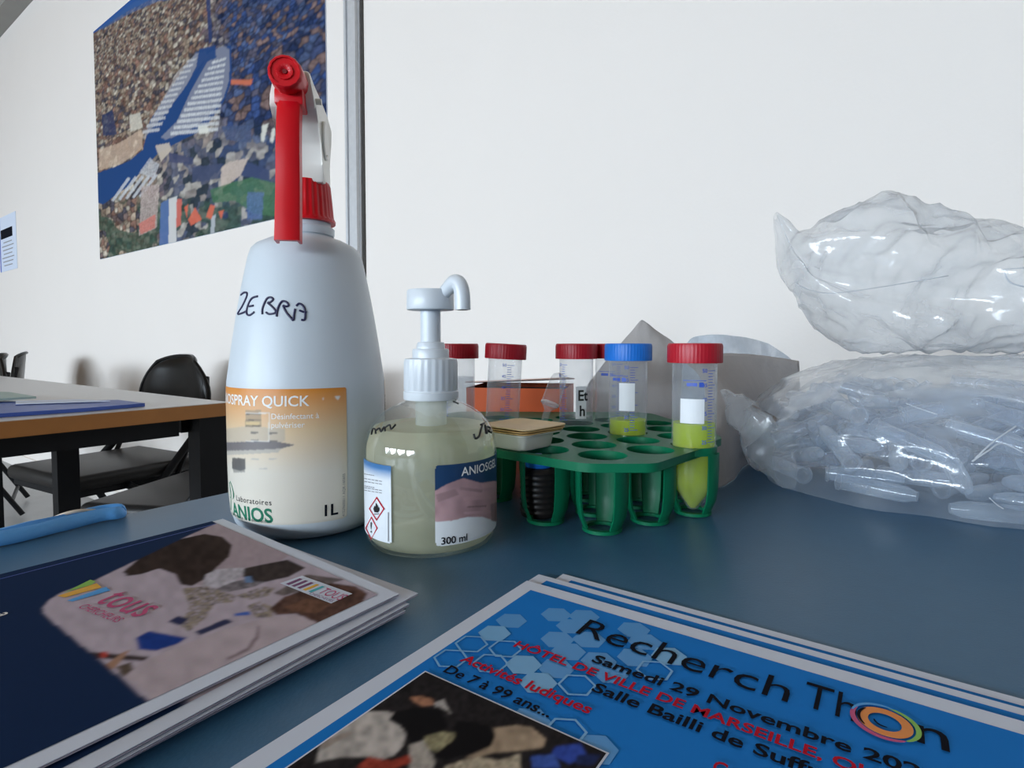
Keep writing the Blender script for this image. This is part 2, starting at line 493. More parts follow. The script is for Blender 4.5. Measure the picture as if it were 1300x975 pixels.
for i, s in enumerate(WIN_S):
    a, b = s - WIN_W / 2, s + WIN_W / 2
    win = structure('window_%d' % (i + 1), [(a, a + .05, QF - .1, QF - .04, WIN_Z0, WIN_Z1), (b - .05, b, QF - .1, QF - .04, WIN_Z0, WIN_Z1),
                    (a, b, QF - .1, QF - .04, WIN_Z0, WIN_Z0 + .05), (a, b, QF - .1, QF - .04, WIN_Z1 - .05, WIN_Z1)], 'frame_white')
    for k in (1, 2, 3):
        x = a + WIN_W * k / 4
        structure('mullion', [(x - .02, x + .02, QF - .095, QF - .05, WIN_Z0 + .05, WIN_Z1 - .05)], 'frame_white', win)
    for k in (1, 2):
        z = WIN_Z0 + (WIN_Z1 - WIN_Z0) * k / 3
        structure('glazing_bar', [(a + .05, b - .05, QF - .09, QF - .055, z - .018, z + .018)], 'frame_white', win)
# cornice where back wall and ceiling meet (top left corner of the picture)
co = structure('trim_1', [(S0, S1, QW - 0.10, QW, CEIL - 0.10, CEIL)], 'cornice')
structure('baseboard_back', [(S0, S1, QW - 0.012, QW, 0, 0.09)], 'wall')

# aluminium post on the back wall
s_a, s_b = W(441, 150)[0], W(463, 150)[0]
wd = s_a - s_b
post = structure('trim_2', [(s_b + wd * .12, s_a, QW - 0.010, QW, 0.0, CEIL - .1)], 'alu')
structure('raised_profile', [(s_b + wd * .18, s_b + wd * .58, QW - 0.022, QW - 0.010, 0.0, CEIL - .1)], 'alu', post)
structure('profile_lip', [(s_a - wd * .2, s_a - wd * .08, QW - 0.016, QW - 0.010, 0.0, CEIL - .1)], 'alu', post)
structure('dark_joint', [(s_b, s_b + wd * .12, QW - 0.004, QW, 0.0, CEIL - .1)], 'gap', post)

# ------------------------------------------------------------------ poster with aerial harbour view
def make_poster():
    sl, sr = W(124, 184)[0], W(416, 150)[0]
    zb = W(127.5, 329.5)[1]; zt = W(121, 40)[1]
    nu, nv = 300, 330
    th = 0.004
    root = thing('wall_poster', 'large unframed aerial photograph of a harbour city on the white wall', 'poster', room((sl + sr) / 2, QW, zb))
    R = Matrix((-DW, Vector((0, 0, 1)), -NW)).transposed()      # local x to the right, y up, z into the room
    root.rotation_euler = R.to_euler()
    w, h = sl - sr, zt - zb
    bm = bmesh.new(); add_box(bm, (0, h / 2, th / 2), (w, h, th)); bm_obj('backing_board', bm, 'paper', root)
    U, V = np.meshgrid(np.linspace(-w / 2, w / 2, nu), np.linspace(0, h, nv))
    loc = np.stack([U.ravel(), V.ravel(), np.full(U.size, th + .0006)], 1)
    Rm = np.array(R); wp = loc @ Rm.T + np.array(root.location)
    P = proj(wp)
    S = 2.87
    X = lambda pts: [(110 + a / S, b / S) for a, b in pts]
    C = np.zeros((len(P), 3)); C[:] = (0.10, 0.10, 0.12)
    # city blocks : many small quads, finer towards the horizon
    uu, vv = (U.ravel() + w / 2) / w, V.ravel() / h
    def vor(cl, asp, seed):
        r = np.random.RandomState(seed); J = r.rand(128, 128, 2); H_ = r.rand(128, 128)
        qx, qy = uu / cl, vv / (cl * asp); ix, iy = np.floor(qx).astype(int), np.floor(qy).astype(int)
        f1 = np.full(len(uu), 9.0); f2 = np.full(len(uu), 9.0); idv = np.zeros(len(uu))
        for a in (-1, 0, 1):
            for b in (-1, 0, 1):
                c1, c2 = (ix + a) % 128, (iy + b) % 128
                d = np.maximum(np.abs(qx - ix - a - J[c1, c2, 0]), np.abs(qy - iy - b - J[c1, c2, 1]))
                nw_ = d < f1; f2 = np.where(nw_, f1, np.minimum(f2, d)); idv = np.where(nw_, H_[c1, c2], idv); f1 = np.minimum(f1, d)
        return idv, f2 - f1
    (i1, e1), (i2, e2), (i3, e3) = vor(.0105, .7, 1), vor(.0165, .8, 2), vor(.026, .95, 3)
    far, mid_ = vv > .78, vv > .5
    b1 = np.where(far, i1, np.where(mid_, i2, i3)); edge = np.where(far, e1, np.where(mid_, e2, e3))
    b2 = (b1 * 7.13) % 1.0
    warm = np.array([[0.46, 0.36, 0.27], [0.30, 0.17, 0.13], [0.60, 0.52, 0.42], [0.10, 0.09, 0.11], [0.20, 0.14, 0.13], [0.38, 0.27, 0.20]])
    cool = np.array([[0.05, 0.09, 0.24], [0.10, 0.14, 0.27], [0.13, 0.12, 0.17], [0.03, 0.05, 0.13], [0.24, 0.16, 0.15], [0.06, 0.08, 0.17]])
    k = np.minimum((b1 * 6).astype(int), 5)
    right = np.clip((P[:, 0] - 250) / 40 + (vnoise(P, 22, 4) - .5) * 1.0, 0, 1)[:, None]
    C = warm[k] * (1 - right) + cool[k] * right
    C *= (0.55 + 0.7 * vnoise(P, 2.2, 9) * 1.0)[:, None] * (0.65 + .5 * b2)[:, None] * (0.35 + .65 * np.clip(edge / .28, 0, 1))[:, None]
    # foreground: shaded buildings
    fg = np.clip((P[:, 1] - 150) / 40, 0, 1)[:, None] * np.clip((P[:, 0] - 190) / 30, 0, 1)[:, None]
    dk = np.array([[0.05, 0.07, 0.13], [0.12, 0.14, 0.2], [0.40, 0.37, 0.34], [0.03, 0.045, 0.06], [0.08, 0.10, 0.16], [0.28, 0.25, 0.24]])
    C = C * (1 - fg * .85) + dk[k] * fg * .85 * (0.6 + .7 * vnoise(P, 4, 3))[:, None]
    gr = np.clip((P[:, 1] - 245) / 20, 0, 1)[:, None]
    gm = (vnoise(P, 13, 21) > .35)[:, None] * gr
    C = C * (1 - gm * .8) + np.array([0.045, 0.085, 0.06]) * gm * .8 * (0.5 + vnoise(P, 3, 8))[:, None]
    sky = X([(20, 125), (150, 40), (250, -10), (20, -40), (0, 0)])
    fillp(C, P, sky, (0.03, 0.10, 0.32))
    fillp(C, P, X([(60, 105), (160, 48), (260, 5), (330, -5), (190, -5), (120, 45), (40, 110)]), (0.05, 0.12, 0.30), .7)
    # water of the old port
    water = (0.020, 0.062, 0.19)
    fillp(C, P, X([(40, 630), (150, 590), (205, 545), (230, 440), (300, 330), (400, 190), (525, 165), (530, 290), (500, 370), (430, 470), (330, 520), (260, 560), (150, 680), (60, 745), (40, 740)]), water)
    quay = (0.42, 0.40, 0.40)
    fillp(C, P, X([(330, 262), (398, 195), (435, 185), (440, 205), (395, 262), (350, 330), (290, 410), (235, 470), (215, 500), (205, 505), (240, 430), (290, 340)]), quay, .55)
    fillp(C, P, X([(440, 195), (498, 165), (520, 180), (520, 290), (498, 360), (440, 430), (380, 470), (290, 510), (270, 500), (330, 440), (380, 330)]), quay, .45)
    for kx in range(13):                                    # rows of moored boats
        f = kx / 12
        y0 = 215 + 255 * f; x0 = 455 - 150 * f; x1 = 508 - 30 * f
        fillp(C, P, X([(x0, y0 + 10), (x1, y0 - 6), (x1, y0 + 3 + 4 * f), (x0, y0 + 19 + 4 * f)]), (0.62, 0.62, 0.62), .8, .3)
        x0 = 385 - 160 * f; x1 = 410 - 135 * f - 10
        fillp(C, P, X([(x0 - 20, y0 + 5), (x1, y0 - 4), (x1, y0 + 3 + 4 * f), (x0 - 20, y0 + 13 + 4 * f)]), (0.56, 0.55, 0.55), .8, .3)
    fillp(C, P, X([(410, 178), (470, 165), (472, 210), (440, 225), (380, 330), (330, 420), (290, 470), (250, 500), (330, 380), (400, 240)]), water, .95)
    fillp(C, P, X([(435, -5), (450, -5), (458, 150), (446, 160)]), (0.03, 0.05, 0.14), .9)
    for a in range(5):
        x = 90 + a * 25
        fillp(C, P, X([(x, 730 - a * 4), (x + 8, 735 - a * 4), (x + 70, 650 - a * 3), (x + 60, 645 - a * 3)]), (0.55, 0.56, 0.58), .8, .2)
    fillp(C, P, X([(190, 630), (230, 575), (265, 600), (245, 650)]), (0.50, 0.5, 0.52), .7, .4)
    fillp(C, P, X([(45, 545), (120, 520), (200, 470), (205, 540), (130, 595), (45, 622)]), (0.62, 0.45, 0.33), .65, .2)
    fillp(C, P, X([(55, 420), (95, 400), (110, 490), (60, 495)]), (0.03, 0.045, 0.11), .85, .2)
    fillp(C, P, X([(155, 420), (195, 410), (205, 465), (160, 480)]), (0.62, 0.57, 0.48), .8, .15)
    # fort and towers
    fillp(C, P, X([(300, 555), (390, 575), (390, 600), (300, 590)]), (0.06, 0.07, 0.14), .9)
    fillp(C, P, X([(250, 530), (300, 520), (310, 545), (270, 590)]), (0.62, 0.52, 0.42), .8)
    fillp(C, P, X([(490, 610), (520, 590), (590, 575), (560, 640), (490, 690)]), (0.58, 0.47, 0.40), .85, .1)
    fillp(C, P, X([(560, 640), (590, 590), (665, 620), (670, 665)]), (0.05, 0.07, 0.15), .95)
    fillp(C, P, X([(385, 610), (490, 595), (488, 650), (385, 665)]), (0.06, 0.075, 0.14), .85)
    fillp(C, P, X([(450, 690), (600, 645), (700, 670), (700, 790), (610, 780), (540, 730), (460, 740)]), (0.07, 0.17, 0.09), .8, .2)
    fillp(C, P, X([(490, 460), (600, 455), (600, 520), (510, 510)]), (0.07, 0.10, 0.19), .8, .3)
    fillp(C, P, X([(525, 290), (605, 290), (600, 310), (525, 308)]), (0.62, 0.17, 0.09), .9)
    fillp(C, P, X([(200, 680), (265, 670), (255, 830), (190, 860)]), (0.45, 0.36, 0.33), .8, .4)
    fillp(C, P, X([(190, 815), (250, 780), (250, 830), (195, 855)]), (0.62, 0.16, 0.12), .7, .3)
    fillp(C, P, X([(270, 740), (300, 725), (298, 895), (265, 895)]), (0.10, 0.17, 0.36), .9)
    fillp(C, P, X([(300, 725), (330, 715), (326, 890), (298, 895)]), (0.66, 0.64, 0.62), .9)
    fillp(C, P, X([(328, 725), (347, 725), (343, 820), (326, 830)]), (0.62, 0.15, 0.12), .9)
    for q in ([(370, 800), (395, 755), (420, 800), (380, 822)], [(435, 790), (450, 745), (468, 750), (455, 800)], [(355, 755), (370, 745), (365, 795)], [(480, 770), (500, 765), (490, 800)]):
        fillp(C, P, X(q), (0.66, 0.15, 0.09), .9)
    fillp(C, P, X([(585, 700), (645, 700), (640, 800), (585, 800)]), (0.10, 0.16, 0.32), .75, .3)
    fillp(C, P, X([(455, 790), (470, 780), (465, 855), (450, 855)]), (0.5, 0.52, 0.55), .8)
    C *= 0.95
    for q in ([(640, 455), (662, 450), (645, 520), (634, 510)], [(675, 470), (690, 465), (680, 520), (668, 515)], [(405, 460), (440, 455), (445, 485), (410, 488)]):
        fillp(C, P, X(q), (0.7, 0.68, 0.6), .85)
    grid_obj('aerial_photo', loc, nu, nv, C, 'print', root)
make_poster()

# small notice on the wall at the far left
sa, za = W(1.5, 346); sb, zb = W(20, 268)
nroot = thing('wall_notice', 'small white paper notice with a black block at far left of wall', 'notice', room((sa + sb) / 2, QW, za))
nroot.rotation_euler = Matrix((-DW, Vector((0, 0, 1)), -NW)).transposed().to_euler()
nw, nh = sa - sb, zb - za
bm = bmesh.new(); add_box(bm, (0, nh / 2, .0015), (nw, nh, .003)); bm_obj('sheet', bm, 'paper', nroot)
bm = bmesh.new(); add_box(bm, (-.05 * nw, nh * .68, .0034), (nw * .7, nh * .17, .0006)); bm_obj('black_block', bm, 'ink_dark', nroot)
bm = bmesh.new()
for k in range(7): add_box(bm, (0, nh * (.10 + .07 * k), .0033), (nw * (.5 + .2 * ((k * 7) % 3) / 2), nh * .018, .0004))
bm_obj('text_lines', bm, 'ink_grey', nroot)
bm = bmesh.new(); add_box(bm, (-nw * .46, nh * .5, .0033), (nw * .06, nh, .0004)); bm_obj('blue_margin', bm, 'ink_blue', nroot)

# ------------------------------------------------------------------ own table
eA = G(287, 625); qa = eA.dot(NW); sa_ = eA.dot(DW)            # a point on the left edge
TL, TQ0 = 2.0, QW - 0.03
tdepth = 1.55
troot = thing('work_table', 'blue grey laminate work table in the foreground', 'table', room(sa_, TQ0, 0))
def tbox(name, s0, s1, q0, q1, z0, z1, mat, parent, root, bev=0.0):
    R = Matrix((DW, NW, Vector((0, 0, 1)))).transposed()
    c = room((s0 + s1) / 2, (q0 + q1) / 2, (z0 + z1) / 2) - Vector(root.location)
    return box(name, c, (s1 - s0, q1 - q0, z1 - z0), mat, parent, R.to_3x3(), bev)
tbox('tabletop', sa_ - TL, sa_, TQ0 - tdepth, TQ0, T - 0.024, T, 'table', troot, troot, 0.002)
tbox('edge_band', sa_, sa_ + .0015, TQ0 - tdepth + .002, TQ0 - .002, T - .0225, T - .0015, 'table2', troot, troot)
for s, q in ((sa_ - .1, TQ0 - .1), (sa_ - .1, TQ0 - tdepth + .1), (sa_ - TL + .1, TQ0 - .1), (sa_ - TL + .1, TQ0 - tdepth + .1)):
    tbox('leg', s - .025, s + .025, q - .025, q + .025, 0, T - .024, 'black_metal', troot, troot)
for q in (TQ0 - .1, TQ0 - tdepth + .1):
    tbox('apron', sa_ - TL + .125, sa_ - .125, q - .015, q + .015, T - .075, T - .024, 'black_metal', troot, troot)

# ------------------------------------------------------------------ far table
fc = G(292, 510.5); qf, sf = fc.dot(NW), fc.dot(DW)
fl, fd = 1.65, 0.8
froot = thing('meeting_table', 'pale grey meeting table with brown wooden edge on black legs', 'table', room(sf, qf, 0))
tbox('tabletop', sf, sf + fl, qf - fd, qf, T - .0225, T, 'table2', froot, froot)
wth = .024
tbox('wood_edge', sf - .004, sf, qf - fd - .004, qf + .004, T - wth - .001, T - .001, 'wood', froot, froot)
tbox('wood_edge', sf, sf + fl, qf, qf + .004, T - wth - .001, T - .001, 'wood', froot, froot)
tbox('wood_edge', sf, sf + fl, qf - fd - .004, qf - fd, T - wth - .001, T - .001, 'wood', froot, froot)
for s in (sf + .006, sf + .80, sf + fl - .08):
    for q in (qf - .030, qf - fd + .06):
        tbox('leg', s, s + .045, q - .025, q + .025, 0, T - wth - .001, 'black_metal', froot, froot)
tbox('apron', sf + .03, sf + .06, qf - fd + .09, qf - .08, T - .058, T - wth - .001, 'black_metal', froot, froot)
for q in (qf - .055, qf - fd + .055):
    tbox('apron', sf + .051, sf + fl - .08, q - .012, q + .012, T - .056, T - wth - .001, 'black_metal', froot, froot)

# sheets on the far table
def flat_sheet(name, px_pts, z, th, mat, label, cat):
    P = [G(a, b, z) for a, b in px_pts]
    c = sum(P, Vector()) / len(P)
    V, Fc = prism([(p.x - c.x, p.y - c.y) for p in P], 0, th)
    o = mesh_obj(name, V, Fc, mat); o.location = (c.x, c.y, T + z)
    return tag(o, label, cat)
fs = flat_sheet('brochure', [(-60, 534), (110, 522.5), (184, 516), (150, 511.5), (-60, 515)], 0.0005, .006, 'far_blue', 'dark blue glossy brochure lying along the wooden edge of far table', 'brochure')
flat_sheet('paper_sheet', [(20, 513.5), (140, 509.5), (100, 507.5), (20, 509.5)], .008, .001, 'paper', 'white sheet lying on top of the dark blue far brochure', 'paper')
flat_sheet('paper_sheet', [(-60, 512), (46, 506), (12, 500), (-60, 499)], .010, .004, 'mint', 'pale mint green sheet stack on the far table', 'paper')

# ------------------------------------------------------------------ folding chairs
def make_chair(loc, yaw, label):
    """local: +x is forward, y sideways, origin on the floor under the seat centre"""
    r = thing('folding_chair', label, 'chair', loc, yaw, 'black padded folding chairs')
    bm = bmesh.new(); add_box(bm, (0, 0, .455), (.40, .40, .045), None, .018, 3); bm_obj('seat', bm, 'seat_vinyl', r, True, 50)
    bm = bmesh.new(); add_box(bm, (0, 0, .425), (.37, .37, .02)); bm_obj('seat_pan', bm, 'black_metal', r)
    # curved padded backrest with rounded upper corners
    nu, nv = 18, 10; V = []; Fc = []
    for side in (0, 1):
        for j in range(nv):
            for i in range(nu):
                u = -1 + 2 * i / (nu - 1); v = j / (nv - 1)
                hw = .205 * (1 - .45 * max(0, v - .35) ** 2 / .42)
                top = .21 * (1 - .10 * abs(u) ** 3)
                y = u * hw; z = .60 + v * top
                x = -.235 - .02 * v + .035 * u * u - (.0 if side else -.024 * (1 - abs(u) ** 6) * (1 - abs(2 * v - 1) ** 6) - .002)
                V.append((x, y, z))
    for side in (0, 1):
        o = side * nu * nv
        for j in range(nv - 1):
            for i in range(nu - 1):
                a = o + j * nu + i
                Fc.append((a, a + 1, a + nu + 1, a + nu) if side else (a, a + nu, a + nu + 1, a + 1))
    mesh_obj('backrest', V, Fc, 'vinyl', r, True)
    rim = [V[nu * nv + j * nu] for j in range(nv)] + [V[nu * nv + (nv - 1) * nu + i] for i in range(nu)] + [V[nu * nv + j * nu + nu - 1] for j in range(nv - 1, -1, -1)]
    tube('backrest_piping', rim, .008, 'vinyl', r, 6)
    for s in (-1, 1):
        y = s * .215
        tube('front_leg', [(-.222, y * .78, .74), (-.20, y * .93, .60), (-.02, y, .40), (.23, y, .015)], .0125, 'black_metal', r, 8)
        tube('rear_leg', [(.05, y * .93, .43), (-.04, y * .93, .36), (-.23, y * .93, .015)], .0115, 'black_metal', r, 8)
        tube('seat_link', [(-.17, y * .93, .60), (-.10, y * .93, .43)], .008, 'black_metal', r, 6)
    tube('front_stretcher', [(.16, -.215, .12), (.16, .215, .12)], .009, 'black_metal', r, 6)
    tube('rear_stretcher', [(-.19, -.2, .08), (-.19, .2, .08)], .009, 'black_metal', r, 6)
    return r
nyaw = math.atan2(-NW.y, -NW.x)
chair0 = make_chair((-1.31, 1.81, 0), nyaw + .12, 'black folding chair whose padded back rises behind the wooden-edged table')
def chair_copy(loc, yaw, label):
    c = copy_tree(chair0); c.location = loc; c.rotation_euler = (0, 0, yaw); c['label'] = label
    return c
chair_copy((-.80, 1.47, 0), math.radians(172), 'black folding chair seat just left of the white spray bottle')
chair_copy((-2.72, 2.745, 0), math.radians(-142), 'narrow black chair back at far left, seen edge-on above the far table')
chair_copy((-2.295, 2.16, 0), nyaw, 'black chair cut off by the left edge behind far table')

# ------------------------------------------------------------------ surfaces of revolution hit by a pixel ray
def rfun_of(prof):
    zs = [p[1] for p in prof]; rs = [p[0] for p in prof]
    return lambda z: float(np.interp(z, zs, rs))
def hit_rev(px, py, ctr, rfun, zmax):
    d = ray(px, py).normalized(); best = None; t = 0.15
    while t < 0.7:
        p = CAM + d * t; z = p.z - T
        if 0 <= z <= zmax:
            rr = math.hypot(p.x - ctr[0], p.y - ctr[1])
            if rr <= rfun(z): best = p; break
        t += 0.0004
    if best is None:                                            # beside the outline: nearest approach
        dx, dy = d.x, d.y
        t = ((ctr[0]) * dx + (ctr[1]) * dy) / (dx * dx + dy * dy); best = CAM + d * t
    z = best.z - T
    a = math.atan2(best.y - ctr[1], best.x - ctr[0])
    return a, z

def wrap_text(name, body, a0, z0, width_m, rfun, mat, parent, bold=0.0, off=.0003, hscale=1.0, tilt=0.0, spacing=1.0, vertical=False):
    """lettering laid round a bottle; a0 is the azimuth where the line starts, reading to the right for a viewer outside"""
    V, Fc = text_geo(body, bold, 0, spacing)
    k = width_m / text_span(V)
    out = []
    for x, y in V:
        x, y = x * k, y * k * hscale
        if vertical: x, y = -y, x
        z = z0 + y + tilt * x
        r = rfun(z); a = a0 + x / max(r, .005)
        out.append(((r + off) * math.cos(a), (r + off) * math.sin(a), z))
    return mesh_obj(name, out, Fc, mat, parent)

def wrap_patch(name, a0, a1, z0, z1, rfun, colf, mat, parent, nu=60, nv=60, off=.00015, keepf=None):
    A, Z = np.meshgrid(np.linspace(a0, a1, nu), np.linspace(z0, z1, nv))
    u = (A.ravel() - a0) / (a1 - a0); v = (Z.ravel() - z0) / (z1 - z0)
    R = np.array([rfun(z) for z in Z.ravel()]) + off
    pts = np.stack([R * np.cos(A.ravel()), R * np.sin(A.ravel()), Z.ravel()], 1)
    C = colf(u, v)
    keep = keepf(u, v) if keepf else None
    return grid_obj(name, pts, nu, nv, C, mat, parent, keep, True)

def wrap_quad(name, pts_az, rfun, mat, parent, off=.0004):
    """flat coloured polygon(s) round the bottle; list of polygons in (azimuth, z)"""
    V, Fc = [], []
    for poly in pts_az:
        o = len(V)
        for a, z in poly:
            r = rfun(z) + off; V.append((r * math.cos(a), r * math.sin(a), z))
        Fc.append(tuple(range(o, o + len(poly))))
    return mesh_obj(name, V, Fc, mat, parent)

def strokes(name, lines, ctr, rfun, zmax, mat, parent, rad=.0006):
    parts = []
    for ln in lines:
        pts = []
        for px, py in ln:
            a, z = hit_rev(px, py, ctr, rfun, zmax); r = rfun(z) + rad * .2
            pts.append(Vector((r * math.cos(a), r * math.sin(a), z)))
        parts.append(tube_data(smooth_path(pts, 5), rad, 6))
    V, Fc = merge(parts)
    return mesh_obj(name, V, Fc, mat, parent, True)

def rounded(u, v, ru, rv):
    du = np.maximum(np.maximum(ru - u, u - (1 - ru)), 0) / ru; dv = np.maximum(np.maximum(rv - v, v - (1 - rv)), 0) / rv
    return du * du + dv * dv <= 1.0

# ------------------------------------------------------------------ spray bottle
def make_spray():
    ctr = (-.1272, .3494); ax = Vector((ctr[0], ctr[1], T))
    root = thing('spray_bottle', 'tall white spray bottle with red trigger and orange label', 'spray bottle', ax)
    prof = [(0, .002), (.034, .002), (.037, 0), (.040, .0015), (.0432, .006), (.0450, .012), (.0458, .022), (.0462, .040), (.0463, .075), (.0461, .088), (.0447, .098), (.0427, .112),
            (.0402, .1277), (.0373, .144), (.0345, .1577), (.0333, .163), (.0318, .1675), (.0290, .1705), (.0225, .1738), (.0175, .1755), (.0155, .1765)]
    zfun = rfun_of(prof[3:])
    lathe('bottle_body', prof + [(.0150, .1775), (.0150, .1785)], 'hdpe', root, 96)
    lathe('neck_flange', [(.0140, .1770), (.0163, .1772), (.0166, .1785), (.0166, .1815), (.0160, .1822), (.0145, .1824), (.0143, .190)], 'hdpe', root, 64)
    # red ribbed collar
    col = lathe('collar', [(.0140, .1850), (.0172, .1850), (.0174, .1865), (.0163, .1885), (.0155, .198), (.0146, .2075), (.0138, .2095), (.0, .2097)], 'red_plastic', root, 120, rib=30, ribd=.0006, ribz=(.188, .2085))
    # sprayer frame: x forward, y sideways
    fw = Vector((.152, -.988, 0)).normalized(); yaw = math.atan2(fw.y, fw.x)
    def loc(p): 
        q = Matrix.Rotation(yaw, 3, 'Z') @ Vector(p); return q
    pr = [(.0125, .207), (.0125, .218), (.0150, .229), (.0230, .238), (.0330, .2425), (.0345, .247), (.0340, .2615), (.0300, .2640), (.0050, .2680), (-.0130, .2660), (-.0220, .2600), (-.0265, .2510),
          (-.0225, .2405), (-.0150, .2330), (-.0135, .2230), (-.0135, .207)]
    bm = bmesh.new()
    def hw(z): return float(np.interp(z, [.207, .225, .236, .25, .262, .268], [.0128, .0122, .0122, .0125, .0095, .006]))
    A = [bm.verts.new(loc((x, hw(z), z))) for x, z in pr]; B = [bm.verts.new(loc((x, -hw(z), z))) for x, z in pr]
    bm.faces.new(A); bm.faces.new(B[::-1])
    for k in range(len(pr)):
        k2 = (k + 1) % len(pr); bm.faces.new((A[k], B[k], B[k2], A[k2]))
    bmesh.ops.bevel(bm, geom=[e for e in bm.edges], offset=.0016, segments=2, affect='EDGES', profile=.5)
    sh = bm_obj('sprayer_shroud', bm, 'cream_plastic', root, True, 40)
    # round moulded hollow and pivot pins on both cheeks
    for s in (-1, 1):
        ring = [loc((.004 + .0085 * math.cos(a), s * .0124, .2345 + .0105 * math.sin(a))) for a in np.linspace(-2.4, 1.4, 16)]
        tube('cheek_ridge', ring, .0012, 'cream_plastic', sh, 6)
        tube('pivot_pin', [loc((.022, s * .009, .2505)), loc((.022, s * .0138, .2505))], .0017, 'cream_plastic', sh, 10)
    # nozzle
    nz = .2540
    def ring_pts(prof2, seg=48, rib=0, ribd=0.0):
        V, Fc = lathe_data(prof2, seg, rib, ribd)
        return [loc((z, x, y + nz)) for x, y, z in V], Fc
    V, Fc = ring_pts([(0, .024), (.0088, .024), (.0090, .030), (.0090, .047), (.0087, .0492), (.0080, .0500), (.0072, .0500), (.0070, .0492), (.0045, .0492), (.0043, .0500), (.0030, .0500), (.0022, .0496), (.0014, .0490), (0, .0490)], 60, 15, .00015)
    noz = mesh_obj('nozzle', V, Fc, 'red_plastic', root, True, 35)
    V, Fc = ring_pts([(0, .0491), (.0012, .0491), (.0012, .0497), (0, .0497)], 16)
    mesh_obj('spray_hole', V, Fc, 'red_dark', noz)
    bm = bmesh.new(); Rz = Matrix.Rotation(yaw, 3, 'Z')
    add_box(bm, loc((.034, 0, .2445)), (.016, .0150, .0085), Rz, .001, 2)
    bm_obj('nozzle_saddle', bm, 'red_plastic', noz, True, 40)
    # trigger lever
    path = smooth_path([(.0375, 0, .2480), (.0425, 0, .2380), (.0455, 0, .2200), (.0470, 0, .1960), (.0490, 0, .1780), (.0505, 0, .1655)], 5)
    V, Fc = [], []
    n = len(path); LS = 1
    for i, p in enumerate(path):
        t = (path[min(i + 1, n - 1)] - path[max(i - 1, 0)]).normalized(); o = Vector((0, 1, 0)); m_ = o.cross(t)
        w_ = .0058 + .0008 * i / n
        for (a, b) in ((-w_, -.0), (-w_, -.0062), (-w_ + .0014, -.0062), (-w_ + .0016, -.0016), (w_ - .0016, -.0016), (w_ - .0014, -.0062), (w_, -.0062), (w_, 0), (w_ - .0012, .0009), (-w_ + .0012, .0009)):
            V.append(loc(p + o * a - m_ * b * LS))
    m = 10
    for i in range(n - 1):
        for k in range(m):
            k2 = (k + 1) % m; Fc.append((i * m + k, i * m + k2, (i + 1) * m + k2, (i + 1) * m + k))
    Fc += [tuple(range(m - 1, -1, -1)), tuple((n - 1) * m + k for k in range(m))]
    bm = bmesh.new(); vs = [bm.verts.new(v) for v in V]
    for f_ in Fc: bm.faces.new([vs[i] for i in f_])
    bm_obj('trigger', bm, 'red_plastic', root, True, 40)
    # front label
    H = lambda px, py: hit_rev(px, py, ctr, zfun, .176)
    aR, zT = H(440, 487); _, zB = H(430, 659); zB = max(zB, .0085); zT = .0865
    face = math.atan2(-ctr[1], -ctr[0])
    aL = face - 1.95
    S = 836 / 180.0
    def col_front(u, v):
        C = np.zeros((len(u), 3))
        top = np.array([0.70, 0.24, 0.02]); mid = np.array([0.74, 0.55, 0.34]); low = np.array([0.72, 0.67, 0.58])
        t = np.clip((1 - v) / .62, 0, 1)[:, None]
        C[:] = np.where(t < .5, top + (mid - top) * (t / .5), mid + (low - mid) * ((t - .5) / .5))
        a = aL + u * (aR - aL); z = zB + v * (zT - zB)
        r = np.array([zfun(q) for q in z])
        P = proj(np.stack([ax.x + r * np.cos(a), ax.y + r * np.sin(a), T + z], 1))
        X = lambda pts: [(280 + p / S, 470 + q / S) for p, q in pts]
        vis = np.cos(a - face) > -.05
        Cv, Pv = C[vis], P[vis]
        fillp(Cv, Pv, X([(35, 345), (150, 330), (380, 345), (380, 420), (150, 430), (30, 440)]), (.50, .44, .36), .7)
        fillp(Cv, Pv, X([(148, 235), (240, 235), (240, 335), (148, 335)]), (.33, .25, .16), .75)
        for q in (255, 290, 325):
            fillp(Cv, Pv, X([(150, q), (240, q), (240, q + 7), (150, q + 7)]), (.07, .06, .05), .8)
        fillp(Cv, Pv, X([(150, 305), (230, 305), (230, 322), (150, 322)]), (.70, .52, .25), .8)
        for x0, y0 in ((180, 362), (180, 408), (290, 365), (290, 413)):
            fillp(Cv, Pv, X([(x0, y0), (x0 + 45, y0), (x0 + 45, y0 + 12), (x0, y0 + 12)]), (.09, .08, .08), .8)
        fillp(Cv, Pv, X([(35, 425), (200, 420), (360, 425), (440, 440), (360, 462), (200, 470), (35, 475)]), (.09, .09, .12), .85)
        fillp(Cv, Pv, X([(35, 475), (200, 470), (360, 462), (340, 485), (150, 495), (35, 500)]), (.40, .39, .37), .7)
        fillp(Cv, Pv, X([(70, 515), (148, 520), (150, 580), (120, 595), (70, 580)]), (.06, .06, .065), .9)
        fillp(Cv, Pv, X([(70, 570), (148, 570), (146, 600), (80, 605)]), (.12, .12, .12), .6)
        for x0, y0 in ((285, 518), (230, 577), (180, 520)):
            fillp(Cv, Pv, X([(x0, y0), (x0 + 48, y0), (x0 + 48, y0 + 8), (x0, y0 + 8)]), (.45, .43, .41), .7)
        for q in ([(148, 250), (290, 250), (290, 256), (148, 256)], [(284, 250), (290, 250), (290, 420), (284, 420)], [(148, 415), (290, 415), (290, 421), (148, 421)]):
            fillp(Cv, Pv, X(q), (.78, .75, .70), .8)
        fillp(Cv, Pv, X([(215, 68), (275, 68), (240, 78)]), (.8, .8, .8)); fillp(Cv, Pv, X([(380, 68), (420, 68), (400, 82)]), (.8, .8, .8))
